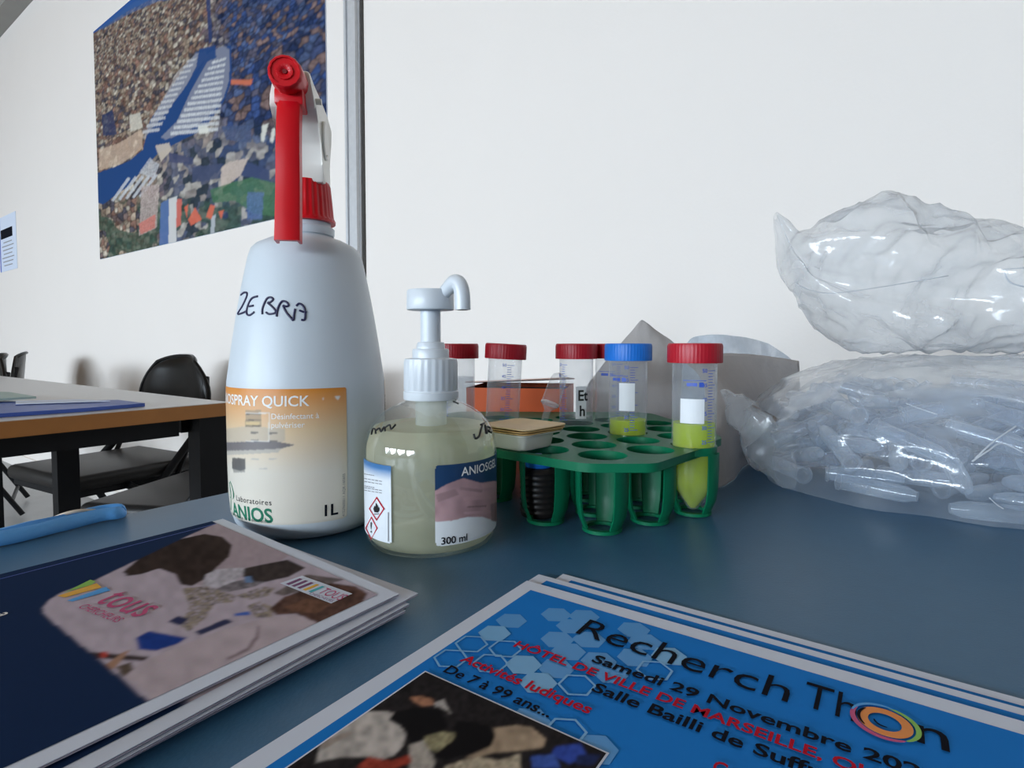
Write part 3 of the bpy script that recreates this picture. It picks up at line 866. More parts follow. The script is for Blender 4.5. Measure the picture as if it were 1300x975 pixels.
        fillp(Cv, Pv, X([(672, 155), (705, 152), (700, 165), (690, 175), (680, 165)]), (.82, .8, .78)); fillp(Cv, Pv, X([(600, 160), (612, 165), (603, 178)]), (.82, .8, .78))
        C[vis] = Cv
        return C
    lab = wrap_patch('front_label', aL, aR, zB, zT, zfun, col_front, 'label_print', root, 220, 170, .00018, lambda u, v: rounded(u, v, .02, .03))
    a1, zq = H(393, 515); r0 = zfun(zq)
    # product name ends at a1; QUICK starts at px 333
    a2, _ = H(333, 514); wq = (a1 - a2) * r0
    V, _f = text_geo('ANIOSPRAY QUICK', .012); Vq, _f = text_geo('QUICK', .012)
    wfull = wq * text_span(V) / text_span(Vq)
    wrap_text('product_name', 'ANIOSPRAY QUICK', a1 - wfull / r0, zq, wfull, zfun, 'ink_white', lab, .012)
    a3, z3 = H(345, 532); a4, _ = H(405, 532)
    wrap_text('product_use', 'Désinfectant à', a3, z3 , (a4 - a3) * r0, zfun, 'ink_white', lab, .004)
    a5, z5 = H(345, 543); a6, _ = H(387, 543)
    wrap_text('product_use', 'pulvériser', a5, z5, (a6 - a5) * r0, zfun, 'ink_white', lab, .004)
    a3, z3 = H(297, 653); a4, _ = H(347, 653)
    wrap_text('maker_name', 'ANIOS', a3, z3, (a4 - a3) * zfun(z3), zfun, 'ink_green', lab, .025)
    a3, z3 = H(301, 635); a4, _ = H(345, 635)
    wrap_text('maker_line', 'Laboratoires', a3, z3, (a4 - a3) * zfun(z3), zfun, 'ink_dark', lab, .002, spacing=1.15)
    a3, z3 = H(298, 660); a4, _ = H(347, 660)
    wrap_text('maker_motto', 'la performance de la désinfection', a3, max(z3, zB + .001), (a4 - a3) * zfun(z3), zfun, 'ink_dark', lab, .002)
    a3, z3 = H(412, 655); a4, _ = H(429, 655)
    wrap_text('volume_mark', '1L', a3, z3, (a4 - a3) * zfun(z3), zfun, 'ink_dark', lab, .02)
    a3, z3 = H(437, 655); _, z4 = H(437, 601)
    wrap_text('batch_code', '41529600011 AQR-160605', a3, z3, (z4 - z3), zfun, 'ink_grey', lab, .0, vertical=True)
    # green leaf sprig of the emblem
    lines = [[(294, 647), (294, 628), (292, 612)], [(292, 640), (297, 632), (296, 620), (293, 611)], [(294, 632), (290, 626)], [(294, 624), (290, 618)]]
    strokes('emblem', lines, ctr, zfun, .176, 'ink_green', lab, .0004)
    # rear label: its edge shows at the right
    aB0, _ = H(481, 500)
    rear = wrap_patch('rear_label', aB0 + .30, aB0 + 1.6, .030, .0875, zfun, lambda u, v: np.where(v[:, None] > .86, np.array([[.72, .42, .26]]), np.array([[.76, .62, .50]])) * np.ones((len(u), 1)), 'label_print', root, 24, 24, .0002)
    bars = []
    for k in range(16):
        z = .045 + k * .0021
        bars.append([(aB0 + .33, z), (aB0 + .48, z), (aB0 + .48, z + .0009 + .0005 * (k % 3 == 0)), (aB0 + .33, z + .0009 + .0005 * (k % 3 == 0))])
    wrap_quad('barcode', bars, zfun, 'ink_dark', rear)
    # handwriting
    Z = lambda pts: [(290 + a / 10, 350 + b / 10) for a, b in pts]
    wr = [Z([(165, 245), (205, 215), (240, 222), (230, 280), (180, 390), (125, 485), (180, 475), (235, 450)]),
          Z([(380, 262), (310, 282), (268, 340), (240, 430), (242, 490), (280, 500), (335, 460)]), Z([(270, 390), (325, 380)]),
          Z([(435, 490), (438, 420), (470, 330), (500, 285), (545, 275), (570, 300), (540, 335), (505, 345), (550, 385), (600, 445), (590, 475), (520, 488), (480, 465)]),
          Z([(615, 520), (622, 450), (650, 370), (690, 325), (740, 335), (765, 375), (735, 392), (700, 385), (740, 470), (800, 540)]),
          Z([(800, 540), (825, 565), (835, 490), (850, 420)]), Z([(860, 385), (895, 355), (935, 370), (965, 420), (975, 500), (965, 560), (925, 560)]), Z([(900, 440), (950, 460), (995, 462)])]
    strokes('handwritten_name', wr, ctr, zfun, .176, 'ink_marker', root, .00062)
make_spray()

# ------------------------------------------------------------------ hand gel pump bottle
def make_gel():
    ctr = (-.0460, .3167); ax = Vector((ctr[0], ctr[1], T))
    root = thing('gel_pump_bottle', 'clear round hand gel bottle with white pump and two labels', 'pump bottle', ax)
    shell = [(0, .0022), (.028, .0022), (.031, .0004), (.034, .0008), (.0363, .004), (.0370, .009), (.0371, .030), (.0371, .0525), (.0367, .0560), (.0352, .0615), (.0325, .0665), (.0285, .0710),
             (.0235, .0745), (.0180, .0772), (.0145, .0785), (.0135, .0795), (.0135, .0890)]
    zfun = rfun_of(shell[3:])
    lathe('bottle_body', shell, 'pet', root, 96)
    gp = [(0, .0032), (.028, .0032), (.033, .0025), (.0352, .0050), (.0358, .0095), (.0359, .0525), (.0355, .0555), (.0342, .0602), (.0318, .0648), (.0306, .0652), (0, .0650)]
    lathe('gel', gp, 'gel', root, 96)
    lathe('dip_tube', [(.0042, .006), (.0042, .050), (.0088, .052), (.0088, .0800), (.008, .088)], 'dip', root, 24)
    lathe('pump_collar', [(.0140, .0795), (.0152, .0795), (.0154, .0803), (.0154, .0838), (.0149, .0842), (.0148, .0848), (.0152, .0852), (.0151, .1000), (.0146, .1022), (.0105, .1028), (.0, .1028)],
          'white_plastic', root, 96, rib=24, ribd=.0004, ribz=(.0850, .1005))
    lathe('pump_neck', [(.0103, .1028), (.0103, .1070), (.0099, .1078), (.0080, .1080), (.0079, .1100), (.0073, .1115), (.0057, .1118)], 'white_plastic', root, 48)
    lathe('pump_stem', [(.0057, .110), (.0057, .1310)], 'white_plastic', root, 32)
    hd = lathe('pump_head', [(0, .1295), (.0120, .1295), (.0131, .1298), (.0133, .1306), (.0131, .1400), (.0126, .1408), (.0, .1412)], 'white_plastic', root, 64)
    # spout arching towards the viewer's right and down
    dirv = Vector((.80, -.60, 0)).normalized()
    pts = [(0.000, .1355), (.008, .1372), (.0135, .1408), (.0178, .1438), (.0212, .1435), (.0234, .1400), (.0242, .1345), (.0243, .1290)]
    path = smooth_path([dirv * a + Vector((0, 0, z)) for a, z in pts], 5)
    rr = [.0032 + .0011 * min(1, i / (len(path) * .45)) for i in range(len(path))]
    tube('spout', path, rr, 'white_plastic', hd, 16)
    e = path[-1]
    lathe('spout_opening', [(0, -.0003), (.003, -.0003)], 'ink_grey', hd, 16, (e.x, e.y, e.z))
    H = lambda px, py: hit_rev(px, py, ctr, zfun, .080)
    face = math.atan2(-ctr[1], -ctr[0])
    # right label : navy top, washing hands, white foot
    a0, zt = H(552, 590); _, zb = H(553, 697)
    a1 = face + 1.75
    S = 812 / 200.0
    X = lambda pts: [(440 + p / S, 480 + q / S) for p, q in pts]
    zb = max(zb, .0075)
    def worldP(u, v, a0, a1, zb, zt):
        a = a0 + u * (a1 - a0); z = zb + v * (zt - zb); r = np.array([zfun(q) for q in z])
        return proj(np.stack([ax.x + r * np.cos(a), ax.y + r * np.sin(a), T + z], 1)), np.cos(a - face) > .02
    def c_right(u, v):
        C = np.zeros((len(u), 3)); C[:] = (.76, .79, .81)
        P, vis = worldP(u, v, a0, a1, zb, zt + .0)
        C[v > .52] = (.012, .045, .12)
        Cv, Pv = C[vis], P[vis]
        fillp(Cv, Pv, X([(440, 400), (900, 300), (900, 560), (760, 560), (690, 540), (600, 515), (455, 590), (440, 590)]), (.012, .045, .12))
        n = vnoise(Pv, 11, 5)[:, None]; sk = np.array([.42, .26, .27])
        hand = inpoly(Pv, X([(440, 590), (520, 545), (600, 515), (690, 540), (760, 530), (900, 560), (900, 720), (760, 735), (700, 715), (620, 715), (540, 735), (440, 740)]))
        Cv[hand] = (sk * (.8 + .5 * n))[hand]
        for q, c in (([(585, 560), (700, 575), (695, 590), (585, 575)], .82), ([(600, 615), (740, 605), (745, 622), (600, 632)], 1.2), ([(620, 660), (720, 655), (720, 663), (620, 668)], .55),
                     ([(600, 690), (740, 680), (745, 695), (610, 702)], 1.2), ([(690, 545), (760, 535), (765, 560), (700, 570)], 1.25), ([(460, 600), (560, 570), (580, 600), (470, 640)], .8), ([(740, 650), (770, 640), (770, 740), (745, 735)], .7)):
            mm = inpoly(Pv, X(q)); Cv[mm] = sk * c
        C[vis] = Cv
        return C
    lr = wrap_patch('front_label', a0, a1, zb, zt, zfun, c_right, 'label_print', root, 120, 130, .0002, lambda u, v: rounded(u, v, .04, .04))
    b0, z0 = H(585, 604); b1, _ = H(626, 600)
    V, _f = text_geo('ANIOSGEL', .012); V2, _f = text_geo('ANIOSGE', .012)
    wfull = (b1 - b0) * .0371 * text_span(V) / text_span(V2)
    wrap_text('product_name', 'ANIOSGEL', b0, z0, wfull, zfun, 'ink_white', lr, .012, off=.0005, hscale=1.0)
    b0, z0 = H(560, 691); b1, _ = H(592, 691)
    wrap_text('volume_mark', '300 ml', b0, z0, (b1 - b0) * .0371, zfun, 'ink_dark', lr, .014, off=.0005)
    # left label : hazard diamonds
    c1, zt2 = H(498, 590); _, zb2 = H(498, 693); zb2 = max(zb2, .008)
    c0 = face - 1.45
    lf = wrap_patch('hazard_label', c0, c1, zb2, zt2, zfun, lambda u, v: np.where(v[:, None] > .93, np.array([[.04, .16, .38]]), np.array([[.05, .20, .45]]) * np.clip((v[:, None] - .80) / .13, 0, 1) + np.array([[.74, .78, .82]]) * (1 - np.clip((v[:, None] - .80) / .13, 0, 1))) * np.ones((len(u), 1)),
                    'label_print', root, 60, 60, .0002, lambda u, v: rounded(u, v, .05, .05))
    def HP(q): return [H(*p) for p in X(q)]
    def frame_poly(c, hx, hy, t, name):
        cx, cy = c
        o = [(cx, cy - hy), (cx + hx, cy), (cx, cy + hy), (cx - hx, cy)]
        i = [(cx, cy - hy + t * 1.4), (cx + hx - t, cy), (cx, cy + hy - t * 1.4), (cx - hx + t, cy)]
        O, I = HP(o), HP(i)
        wrap_quad(name, [[O[k], O[(k + 1) % 4], I[(k + 1) % 4], I[k]] for k in range(4)], zfun, 'ink_red', lf, .0006)
    frame_poly((160, 672), 40, 62, 6, 'hazard_diamond'); frame_poly((133, 772), 31, 60, 5, 'hazard_diamond')
    wrap_quad('flame_symbol', [HP([(150, 690), (143, 672), (150, 655), (154, 665), (156, 640), (166, 658), (168, 670), (173, 662), (173, 680), (166, 692)]), HP([(148, 698), (172, 696), (172, 700), (148, 702)])], zfun, 'ink_black', lf, .0006)
    wrap_quad('exclamation_symbol', [HP([(129, 742), (134, 742), (133, 778), (130, 778)]), HP([(129, 786), (134, 786), (134, 795), (129, 795)])], zfun, 'ink_black', lf, .0006)
    fine = []
    for k, y in enumerate((500, 530, 545, 562, 577, 590)):
        x1 = 150 + 40 * (k % 3 != 0)
        for j in range(5):
            xa, xb = 96 + (x1 - 96) * j / 5, 96 + (x1 - 96) * (j + .8) / 5
            dy = lambda x: (x - x1) * .16
            fine.append(HP([(xa, y + dy(xa)), (xb, y + dy(xb)), (xb, y + 4 + dy(xb)), (xa, y + 4 + dy(xa))]))
    wrap_quad('fine_print', fine, zfun, 'ink_grey', lf, .0005)
    wrap_quad('side_print', [HP([(217, 690), (221, 690), (221, 840), (217, 840)])], zfun, 'ink_grey', lf, .0005)
    # marker on the shoulder
    l1 = [X([(130, 290), (138, 262), (150, 265), (152, 285)]), X([(152, 270), (170, 258), (180, 275), (195, 252), (200, 272)]), X([(200, 255), (225, 240), (232, 262), (255, 238)])]
    l2 = [X([(700, 235), (690, 265), (680, 300), (662, 310), (655, 288)]), X([(690, 240), (708, 232)]), X([(712, 240), (716, 285)]), X([(722, 285), (722, 250), (738, 258), (730, 272), (745, 280)])]
    l3 = [X([(548, 112), (565, 102), (578, 104)]), X([(548, 120), (575, 132)])]
    strokes('handwriting', l1, ctr, zfun, .079, 'ink_black', root, .0005)
    strokes('handwriting', l2, ctr, zfun, .079, 'ink_black', root, .0006)
    strokes('handwriting', l3, ctr, zfun, .079, 'ink_black', root, .0005)
make_gel()

# ------------------------------------------------------------------ green tube rack
PZ0, PZ1 = .0400, .0450
RX, RY = .0325, .0342
RC = {}                                                  # hole (column, row) -> x, y
for c in range(-3, 3):
    for r in range(0, 6):
        RC[(c, r)] = (.0535 + c * RX, .3285 + (.0171 if c % 2 else 0) + r * RY)
for k in ((-3, 0), (-2, 0), (-3, 1), (-2, 1), (2, 0), (2, 5), (-3, 5), (1, 5), (-1, 5)):
    RC.pop(k, None)
HOLE = .0146
def rack_plate(poly, holes, z0, z1, rad):
    cu = bpy.data.curves.new('plate', 'CURVE'); cu.dimensions = '2D'; cu.fill_mode = 'BOTH'
    def spl(pts):
        s = cu.splines.new('POLY'); s.points.add(len(pts) - 1); s.use_cyclic_u = True
        for p, q in zip(s.points, pts): p.co = (q[0], q[1], 0, 1)
    spl(poly)
    for (x, y) in holes: spl([(x + rad * math.cos(2 * PI * k / 40), y + rad * math.sin(2 * PI * k / 40)) for k in range(40)])
    cu.extrude = (z1 - z0) / 2
    ob = bpy.data.objects.new('plate', cu); COL.objects.link(ob)
    dg = bpy.context.evaluated_depsgraph_get()
    me = bpy.data.meshes.new_from_object(ob.evaluated_get(dg))
    bpy.data.objects.remove(ob)
    for v in me.vertices: v.co.z += (z0 + z1) / 2
    return me
def make_rack():
    c0 = Vector((.04, .41, T))
    root = thing('tube_rack', 'green plastic tube rack with round holes on cupped legs', 'tube rack', c0)
    poly = []
    corners = [(.0400, .3040), (.0790, .3040), (.1480, .3900), (.1500, .4180), (.1330, .5290), (.1200, .5400), (-.0480, .5450), (-.0640, .5300), (-.0640, .4080), (-.0500, .3950), (-.0120, .3480)]
    n = len(corners)
    for i in range(n):                                    # rounded corners
        p0, p1, p2 = [Vector(corners[(i + k) % n]) for k in (-1, 0, 1)]
        a = p1 + (p0 - p1).normalized() * min(.007, (p0 - p1).length * .4); b = p1 + (p2 - p1).normalized() * min(.007, (p2 - p1).length * .4)
        for t in (0, .25, .5, .75, 1): poly.append((a * (1 - t) ** 2 + p1 * 2 * t * (1 - t) + b * t * t) - Vector((c0.x, c0.y)))
    me = rack_plate([(p.x, p.y) for p in poly], [(x - c0.x, y - c0.y) for x, y in RC.values()], PZ0, PZ1, HOLE)
    me.materials.append(M['green'])
    link(bpy.data.objects.new('top_plate', me), root)
    # one socket: three curved straps meeting in a foot ring
    parts = []
    for ang in (math.radians(187), math.radians(-48), math.radians(72)):
        hwid = .42 if abs(ang - math.radians(187)) > .01 else .36
        zs = [(.0410, .0160, .0148), (.0300, .0160, .0147), (.0180, .0156, .0143), (.0100, .0145, .0131), (.0035, .0118, .0104), (.0005, .0108, .0094)]
        V, Fc = [], []
        K = 6
        for z, ro, ri in zs:
            for r_ in (ro, ri):
                for k in range(K):
                    a = ang + hwid * (-1 + 2 * k / (K - 1)) * (1 if z > .005 else 1.1)
                    V.append((r_ * math.cos(a), r_ * math.sin(a), z))
        L = 2 * K
        for i in range(len(zs) - 1):
            o, p = i * L, (i + 1) * L
            for k in range(K - 1):
                Fc.append((o + k, o + k + 1, p + k + 1, p + k)); Fc.append((o + K + k + 1, o + K + k, p + K + k, p + K + k + 1))
            Fc.append((o, p, p + K, o + K)); Fc.append((o + K - 1, o + L - 1, p + L - 1, p + K - 1))
        o = (len(zs) - 1) * L
        for k in range(K - 1): Fc.append((o + k, o + k + 1, o + K + k + 1, o + K + k))
        parts.append((V, Fc))
    parts.append(lathe_data([(.0085, .0005), (.0118, .0005), (.0118, .0025), (.0085, .0025), (.0085, .0005)], 28))
    V, Fc = merge(parts)
    first = None
    for (x, y) in RC.values():
        if first is None:
            first = mesh_obj('socket', V, Fc, 'green', root, True, 35); first.location = (x - c0.x, y - c0.y, 0)
        else:
            s = bpy.data.objects.new('socket', first.data); link(s, root); s.location = (x - c0.x, y - c0.y, 0)
make_rack()

# ------------------------------------------------------------------ 50 ml tubes with screw caps
def make_tube(px, py, cap, label, liquid=None, level=.05, tape=None, tape_txt=None, marks_at=.5, tilt=(0, 0), brand=True):
    root = thing('centrifuge_tube', label, 'test tube', (px, py, T + .0026), 0, 'screw-cap tubes in the green rack')
    root.rotation_euler = (tilt[0], tilt[1], 0)
    face = math.atan2(-py, -px)
    body = [(0, .0002), (.0022, .0002), (.0035, .0010), (.0128, .0145), (.0136, .0185), (.0138, .0300), (.0140, .0980), (.0140, .1010)]
    lathe('tube_wall', body, 'clear', root, 48)
    cp = lathe('screw_cap', [(.0150, .0960), (.0171, .0960), (.0173, .0966), (.0173, .1066), (.0168, .1082), (.0160, .1086), (0, .1086)], cap, root, 144, rib=48, ribd=.00035, ribz=(.0965, .1070))
    zf = rfun_of(body)
    if liquid:
        lp = [(0, .0012), (.002, .0012), (.0118, .0147), (.0127, .0186), (.0129, .030), (.0130, level), (0, level)]
        lathe('liquid', lp, liquid, root, 40)
    # graduation: ticks and figures
    ticks = []
    a0 = face + marks_at
    for k in range(26):
        z = .046 + k * .0018
        big = k % 5 == 0
        ticks.append([(a0, z), (a0 + (.42 if big else .25), z), (a0 + (.42 if big else .25), z + .0004), (a0, z + .0004)])
    wrap_quad('graduation', ticks, zf, 'ink_blue', root, .0003)
    for k, t in enumerate(('25', '30', '35', '40', '45', '50')):
        wrap_text('graduation_number', t, a0 - .28, .046 + k * .009 - .0009, .0032, zf, 'ink_blue', root, .01)
    if brand:
        wrap_quad('blue_print', [[(a0 - 1.1 + .001, .0848), (a0 - .1, .0848), (a0 - .1, .0853), (a0 - 1.1, .0853)], [(a0 - .95, .0815), (a0 - .5, .0815), (a0 - .5, .0836), (a0 - .95, .0836)],
                                 [(a0 - .42, .0810), (a0 - .22, .0810), (a0 - .22, .0840), (a0 - .42, .0840)]], zf, 'ink_blue', root, .0003)
    if tape:
        t0, t1, z0, z1 = tape
        A = np.linspace(face + t0, face + t1, 10)
        V = [((zf(z) + .0004) * math.cos(a), (zf(z) + .0004) * math.sin(a), z) for z in (z0, z1) for a in A]
        tp = mesh_obj('paper_label', V, [(k, k + 1, 11 + k, 10 + k) for k in range(9)], 'white_tape', root)
        if tape_txt:
            for i, s in enumerate(tape_txt):
                wrap_text('handwriting', s, face + t0 + .14 + .08 * i, z1 - .0115 - .0125 * i, .0080 if len(s) > 1 else .0042, zf, 'ink_black', tp, .02, off=.0008, hscale=1.2)
    return root
def hole(c, r): return RC[(c, r)]
make_tube(*hole(2, 1), 'cap_red', 'red-capped tube of lime liquid at the right corner of the rack', 'lime_liquid', .0570, (-.62, .45, .058, .0735), marks_at=.62)
make_tube(*hole(1, 2), 'cap_blue', 'blue-capped tube of lime liquid, the only blue cap', 'lime_liquid', .0525, (-.45, .35, .060, .080), marks_at=.10)
make_tube(*hole(0, 4), 'cap_red', 'red-capped tube with a handwritten white sticker in middle of rack', 'olive_liquid', .048, (-.02, .62, .0475, .0740), ('Et', 'h'), marks_at=-.95)
make_tube(*hole(1, 4), 'cap_red', 'red-capped tube mostly hidden behind the blue-capped tube', None, marks_at=.3)
t = hole(-2, 4)
make_tube(t[0] + .001, t[1], 'cap_red', 'red-capped clear tube standing alone in front of orange box', None, marks_at=.12, brand=False, tilt=(0, math.radians(3.0)))
t = hole(-3, 4)
make_tube(t[0] - .002, t[1] - .002, 'cap_red', 'red-capped tube half hidden behind the white pump head', 'olive_liquid', .080, marks_at=-.9)

# ------------------------------------------------------------------ dark ribbed containers glimpsed through the rack legs
def ribbed(px, Y, cap, label):
    p = D(px, 600, Y)
    root = thing('ribbed_container', label, 'container', (p.x, p.y, T))
    prof = [(0, 0), (.0115, 0)]
    for k in range(8):
        z = .002 + k * .0036
        prof += [(.0118, z), (.0124, z + .0012), (.0118, z + .0024)]
    prof += [(.0100, .0312), (0, .0314)]
    lathe('ribbed_body', prof, 'ribbed', root, 28)
    lathe('cap', [(.0085, .0314), (.0088, .0320), (.0088, .0375), (.0080, .0383), (0, .0385)], cap, root, 24)
ribbed(684, .3605 , 'cap_blue', 'dark ribbed container with blue top glimpsed under the rack')
ribbed(735, .4620, 'pink_tone', 'dark ribbed container with pale top glimpsed under the rack')

# ------------------------------------------------------------------ weighing boats on the rack
def make_boats():
    c = Vector((.0055, .3560, 0))
    def tray(name, z, h_, so, sb, mat, label, yaw, dx=0, dy=0, group=None, th=.0008):
        bm = bmesh.new()
        def ring(s, zz, rc):
            out = []
            for k in range(4):
                cx, cy = ((1, 1), (-1, 1), (-1, -1), (1, -1))[k]
                for a in np.linspace(k * PI / 2, (k + 1) * PI / 2, 5):
                    out.append(bm.verts.new((cx * (s - rc) + rc * math.cos(a), cy * (s - rc) + rc * math.sin(a), zz)))
            return out
        rings = [ring(sb - .001, 0, .004), ring(sb, .001, .004), ring(so - .004, h_ - .0008, .005), ring(so, h_ - .0006, .006), ring(so, h_, .006), ring(so - .0045, h_, .005), ring(sb - .0008, .0018, .004)]
        for A, B in zip(rings[:-1], rings[1:]):
            for k in range(20): bm.faces.new((A[k], A[(k + 1) % 20], B[(k + 1) % 20], B[k]))
        bm.faces.new(rings[0][::-1]); bm.faces.new(rings[-1])
        o = bm_obj(name, bm, mat, None, True, 40)
        o.location = (c.x + dx, c.y + dy, T + PZ1 + z); o.rotation_euler = (0, 0, yaw)
        return tag(o, label, 'weighing boat', group)
    y0 = math.radians(47)
    tray('weighing_boat', .0004, .0105, .0205, .0150, 'ivory', 'ivory weighing boat under the tan ones on the rack', y0)
    L = ['lowest of the three nested tan weighing boats on rack', 'middle one of the three nested tan weighing boats on rack', 'topmost tan weighing boat in the nested pile on rack']
    for k in range(3):
        tray('weighing_boat', .0096 + k * .0014, .0024, .0212, .0150, 'tan' if k < 2 else 'ivory_tan', L[k], y0 + (.05, -.04, .02)[k], .0006 * k, -.0004 * k, 'nested tan weighing boats')
M['ivory_tan'] = pm('ivory_tan', (0.74, 0.55, 0.29), 0.5, 0.18, 60)
make_boats()

# clear dropper bulb leaning in a hole of the rack
def make_dropper():
    a = D(690, 536, .4150); b = D(711, 476, .4250)
    v = (b - a); L = v.length; v.normalize()
    root = thing('plastic_dropper', 'small clear plastic dropper bulb leaning up from the rack', 'dropper', a - v * .018)
    q = v.to_track_quat('Z', 'Y'); root.rotation_mode = 'QUATERNION'; root.rotation_quaternion = q
    lathe('stem', [(.0016, 0), (.0022, .016), (.0026, .028)], 'clear', root, 20)
    lathe('bulb', [(.0026, .028), (.0064, .0315), (.0068, .0335), (.0066, .0440), (.0060, .0530), (.0050, .0556), (.0024, .0572), (0, .0576)], 'clear', root, 28)
    lathe('bulb_ring', [(.0062, .0318), (.0071, .0322), (.0071, .0336), (.0064, .0340)], 'bag_crease', root, 28)
make_dropper()

# ------------------------------------------------------------------ orange carton behind the rack
def make_carton():
    Y = .575
    l, r = D(592, 500, Y), D(719, 500, Y - .02)
    h_ = D(660, 492, Y).z - T
    v = Vector((r.x - l.x, r.y - l.y, 0)); w = v.length; yaw = math.atan2(v.y, v.x); dep = .085
    root = thing('carton', 'orange cardboard box with raised lid, its sheen painted pale, behind the rack', 'box', (l.x, l.y, T), yaw)
    t = .0012
    bm = bmesh.new()
    add_box(bm, (w / 2, t / 2, h_ / 2), (w, t, h_)); add_box(bm, (w / 2, dep - t / 2, h_ / 2), (w, t, h_))
    add_box(bm, (t / 2, dep / 2, h_ / 2), (t, dep - 2 * t, h_)); add_box(bm, (w - t / 2, dep / 2, h_ / 2), (t, dep - 2 * t, h_)); add_box(bm, (w / 2, dep / 2, t / 2), (w - 2 * t, dep - 2 * t, t))
    bm_obj('carton_body', bm, 'orange_card', root)
    bm = bmesh.new(); add_box(bm, (w / 2, dep / 2, h_ * .5), (w - 4 * t, dep - 4 * t, h_ * .86)); bm_obj('gap_shade', bm, 'inside_shade', root)  # near-black block stands in for the shade under the raised lid
    bm = bmesh.new(); add_box(bm, (0, 0, 0), (w + .002, dep, t))
    lid = bm_obj('lid', bm, 'pink_tone', root); lid.location = (w / 2, dep / 2, h_ + .0055); lid.rotation_euler = (math.radians(-4), math.radians(-3), 0)  # pale pink puts the sheen on the orange top into the colour
    V, Fc = text_geo('coated', 0.0)
    k = .030 / text_span(V)
    mesh_obj('printed_word', [(w * .56 + x * k, -.0004, h_ * .46 + y * k) for x, y in V], Fc, 'ink_grey' if False else 'pink_tone', root)
make_carton()

# ------------------------------------------------------------------ crumpled sheets behind the tubes
def sheet_from(name, rows, mat, label, cat, nu=30, nv=26, crump=.0025, seed=0, fsc=28.0):
    """rows of control points (world); smooth surface through them with paper creases"""
    rows = [[Vector(p) for p in r] for r in rows]
    fine = [smooth_path(r, max(1, nu // (len(r) - 1))) for r in rows]
    m = min(len(r) for r in fine)
    cols_ = [smooth_path([fine[j][i] for j in range(len(fine))], max(1, nv // (len(fine) - 1))) for i in range(m)]
    k = len(cols_[0])
    off = Vector((seed * 3.1, seed * 1.7, 0))
    V = []
    zmin = min(p.z for c in cols_ for p in c)
    c0 = sum((p for c in cols_ for p in c), Vector()) / (m * k); c0.z = T
    for j in range(k):
        for i in range(m):
            p = cols_[i][j]
            a = abs(mnoise.noise(p * fsc + off)); b = abs(mnoise.noise(p * fsc * 2.3 + off))
            q = p + Vector((0, -1, .15)) * crump * (a * 2 + b - .8)
            q.z = max(q.z, T + .0006)
            V.append(q - c0)
    Fc = [(j * m + i, j * m + i + 1, (j + 1) * m + i + 1, (j + 1) * m + i) for j in range(k - 1) for i in range(m - 1)]
    o = mesh_obj(name, V, Fc, mat, None, True); o.location = c0
    md = o.modifiers.new('thickness', 'SOLIDIFY'); md.thickness = .0003
    return tag(o, label, cat)
sheet_from('paper_sheet', [[D(872, 462, .53), D(905, 450, .525), D(955, 450, .59), D(1015, 458, .64)],
                           [D(893, 487, .475), D(925, 497, .48), D(965, 505, .56), D(1015, 515, .63)],
                           [D(896, 545, .440), D(925, 556, .450), D(955, 555, .53), D(1010, 560, .62)],
                           [G(903, 624), G(928, 612), G(950, 590), G(1010, 565)]], 'tissue', 'creased grey paper wrapper standing between the tubes and bulging bag', 'paper', seed=1)
sheet_from('paper_sheet', [[D(806, 416, .60), D(814, 406.5, .60), D(822, 411, .60), D(832, 419, .605)],
                           [D(788, 436, .60), D(812, 430, .595), D(835, 430, .597), D(856, 436, .605)],
                           [D(760, 470, .60), D(800, 468, .59), D(845, 468, .59), D(885, 470, .605)],
                           [D(742, 500, .60), D(795, 505, .585), D(850, 505, .585), D(900, 505, .60)],
                           [G(735, 570), G(790, 572), G(850, 572), G(905, 568)]], 'tissue', 'pointed grey paper sheet rising behind the blue-capped tube', 'paper', seed=2, crump=.002)
sheet_from('plastic_wrap', [[D(872, 436, .58), D(884, 427, .58), D(924, 425.5, .58), D(975, 436, .62), D(1010, 462, .66)],
                            [D(868, 450, .575), D(890, 445, .575), D(925, 445, .575), D(975, 452, .62), D(1010, 472, .66)],
                            [D(865, 490, .575), D(890, 490, .575), D(925, 490, .575), D(975, 495, .62), D(1010, 500, .66)],
                            [G(862, 574), G(890, 574), G(925, 574), G(975, 563), G(1010, 557)]], 'wrap', 'bluish clear plastic wrap behind the creased grey paper', 'plastic wrap', seed=3, crump=.002)

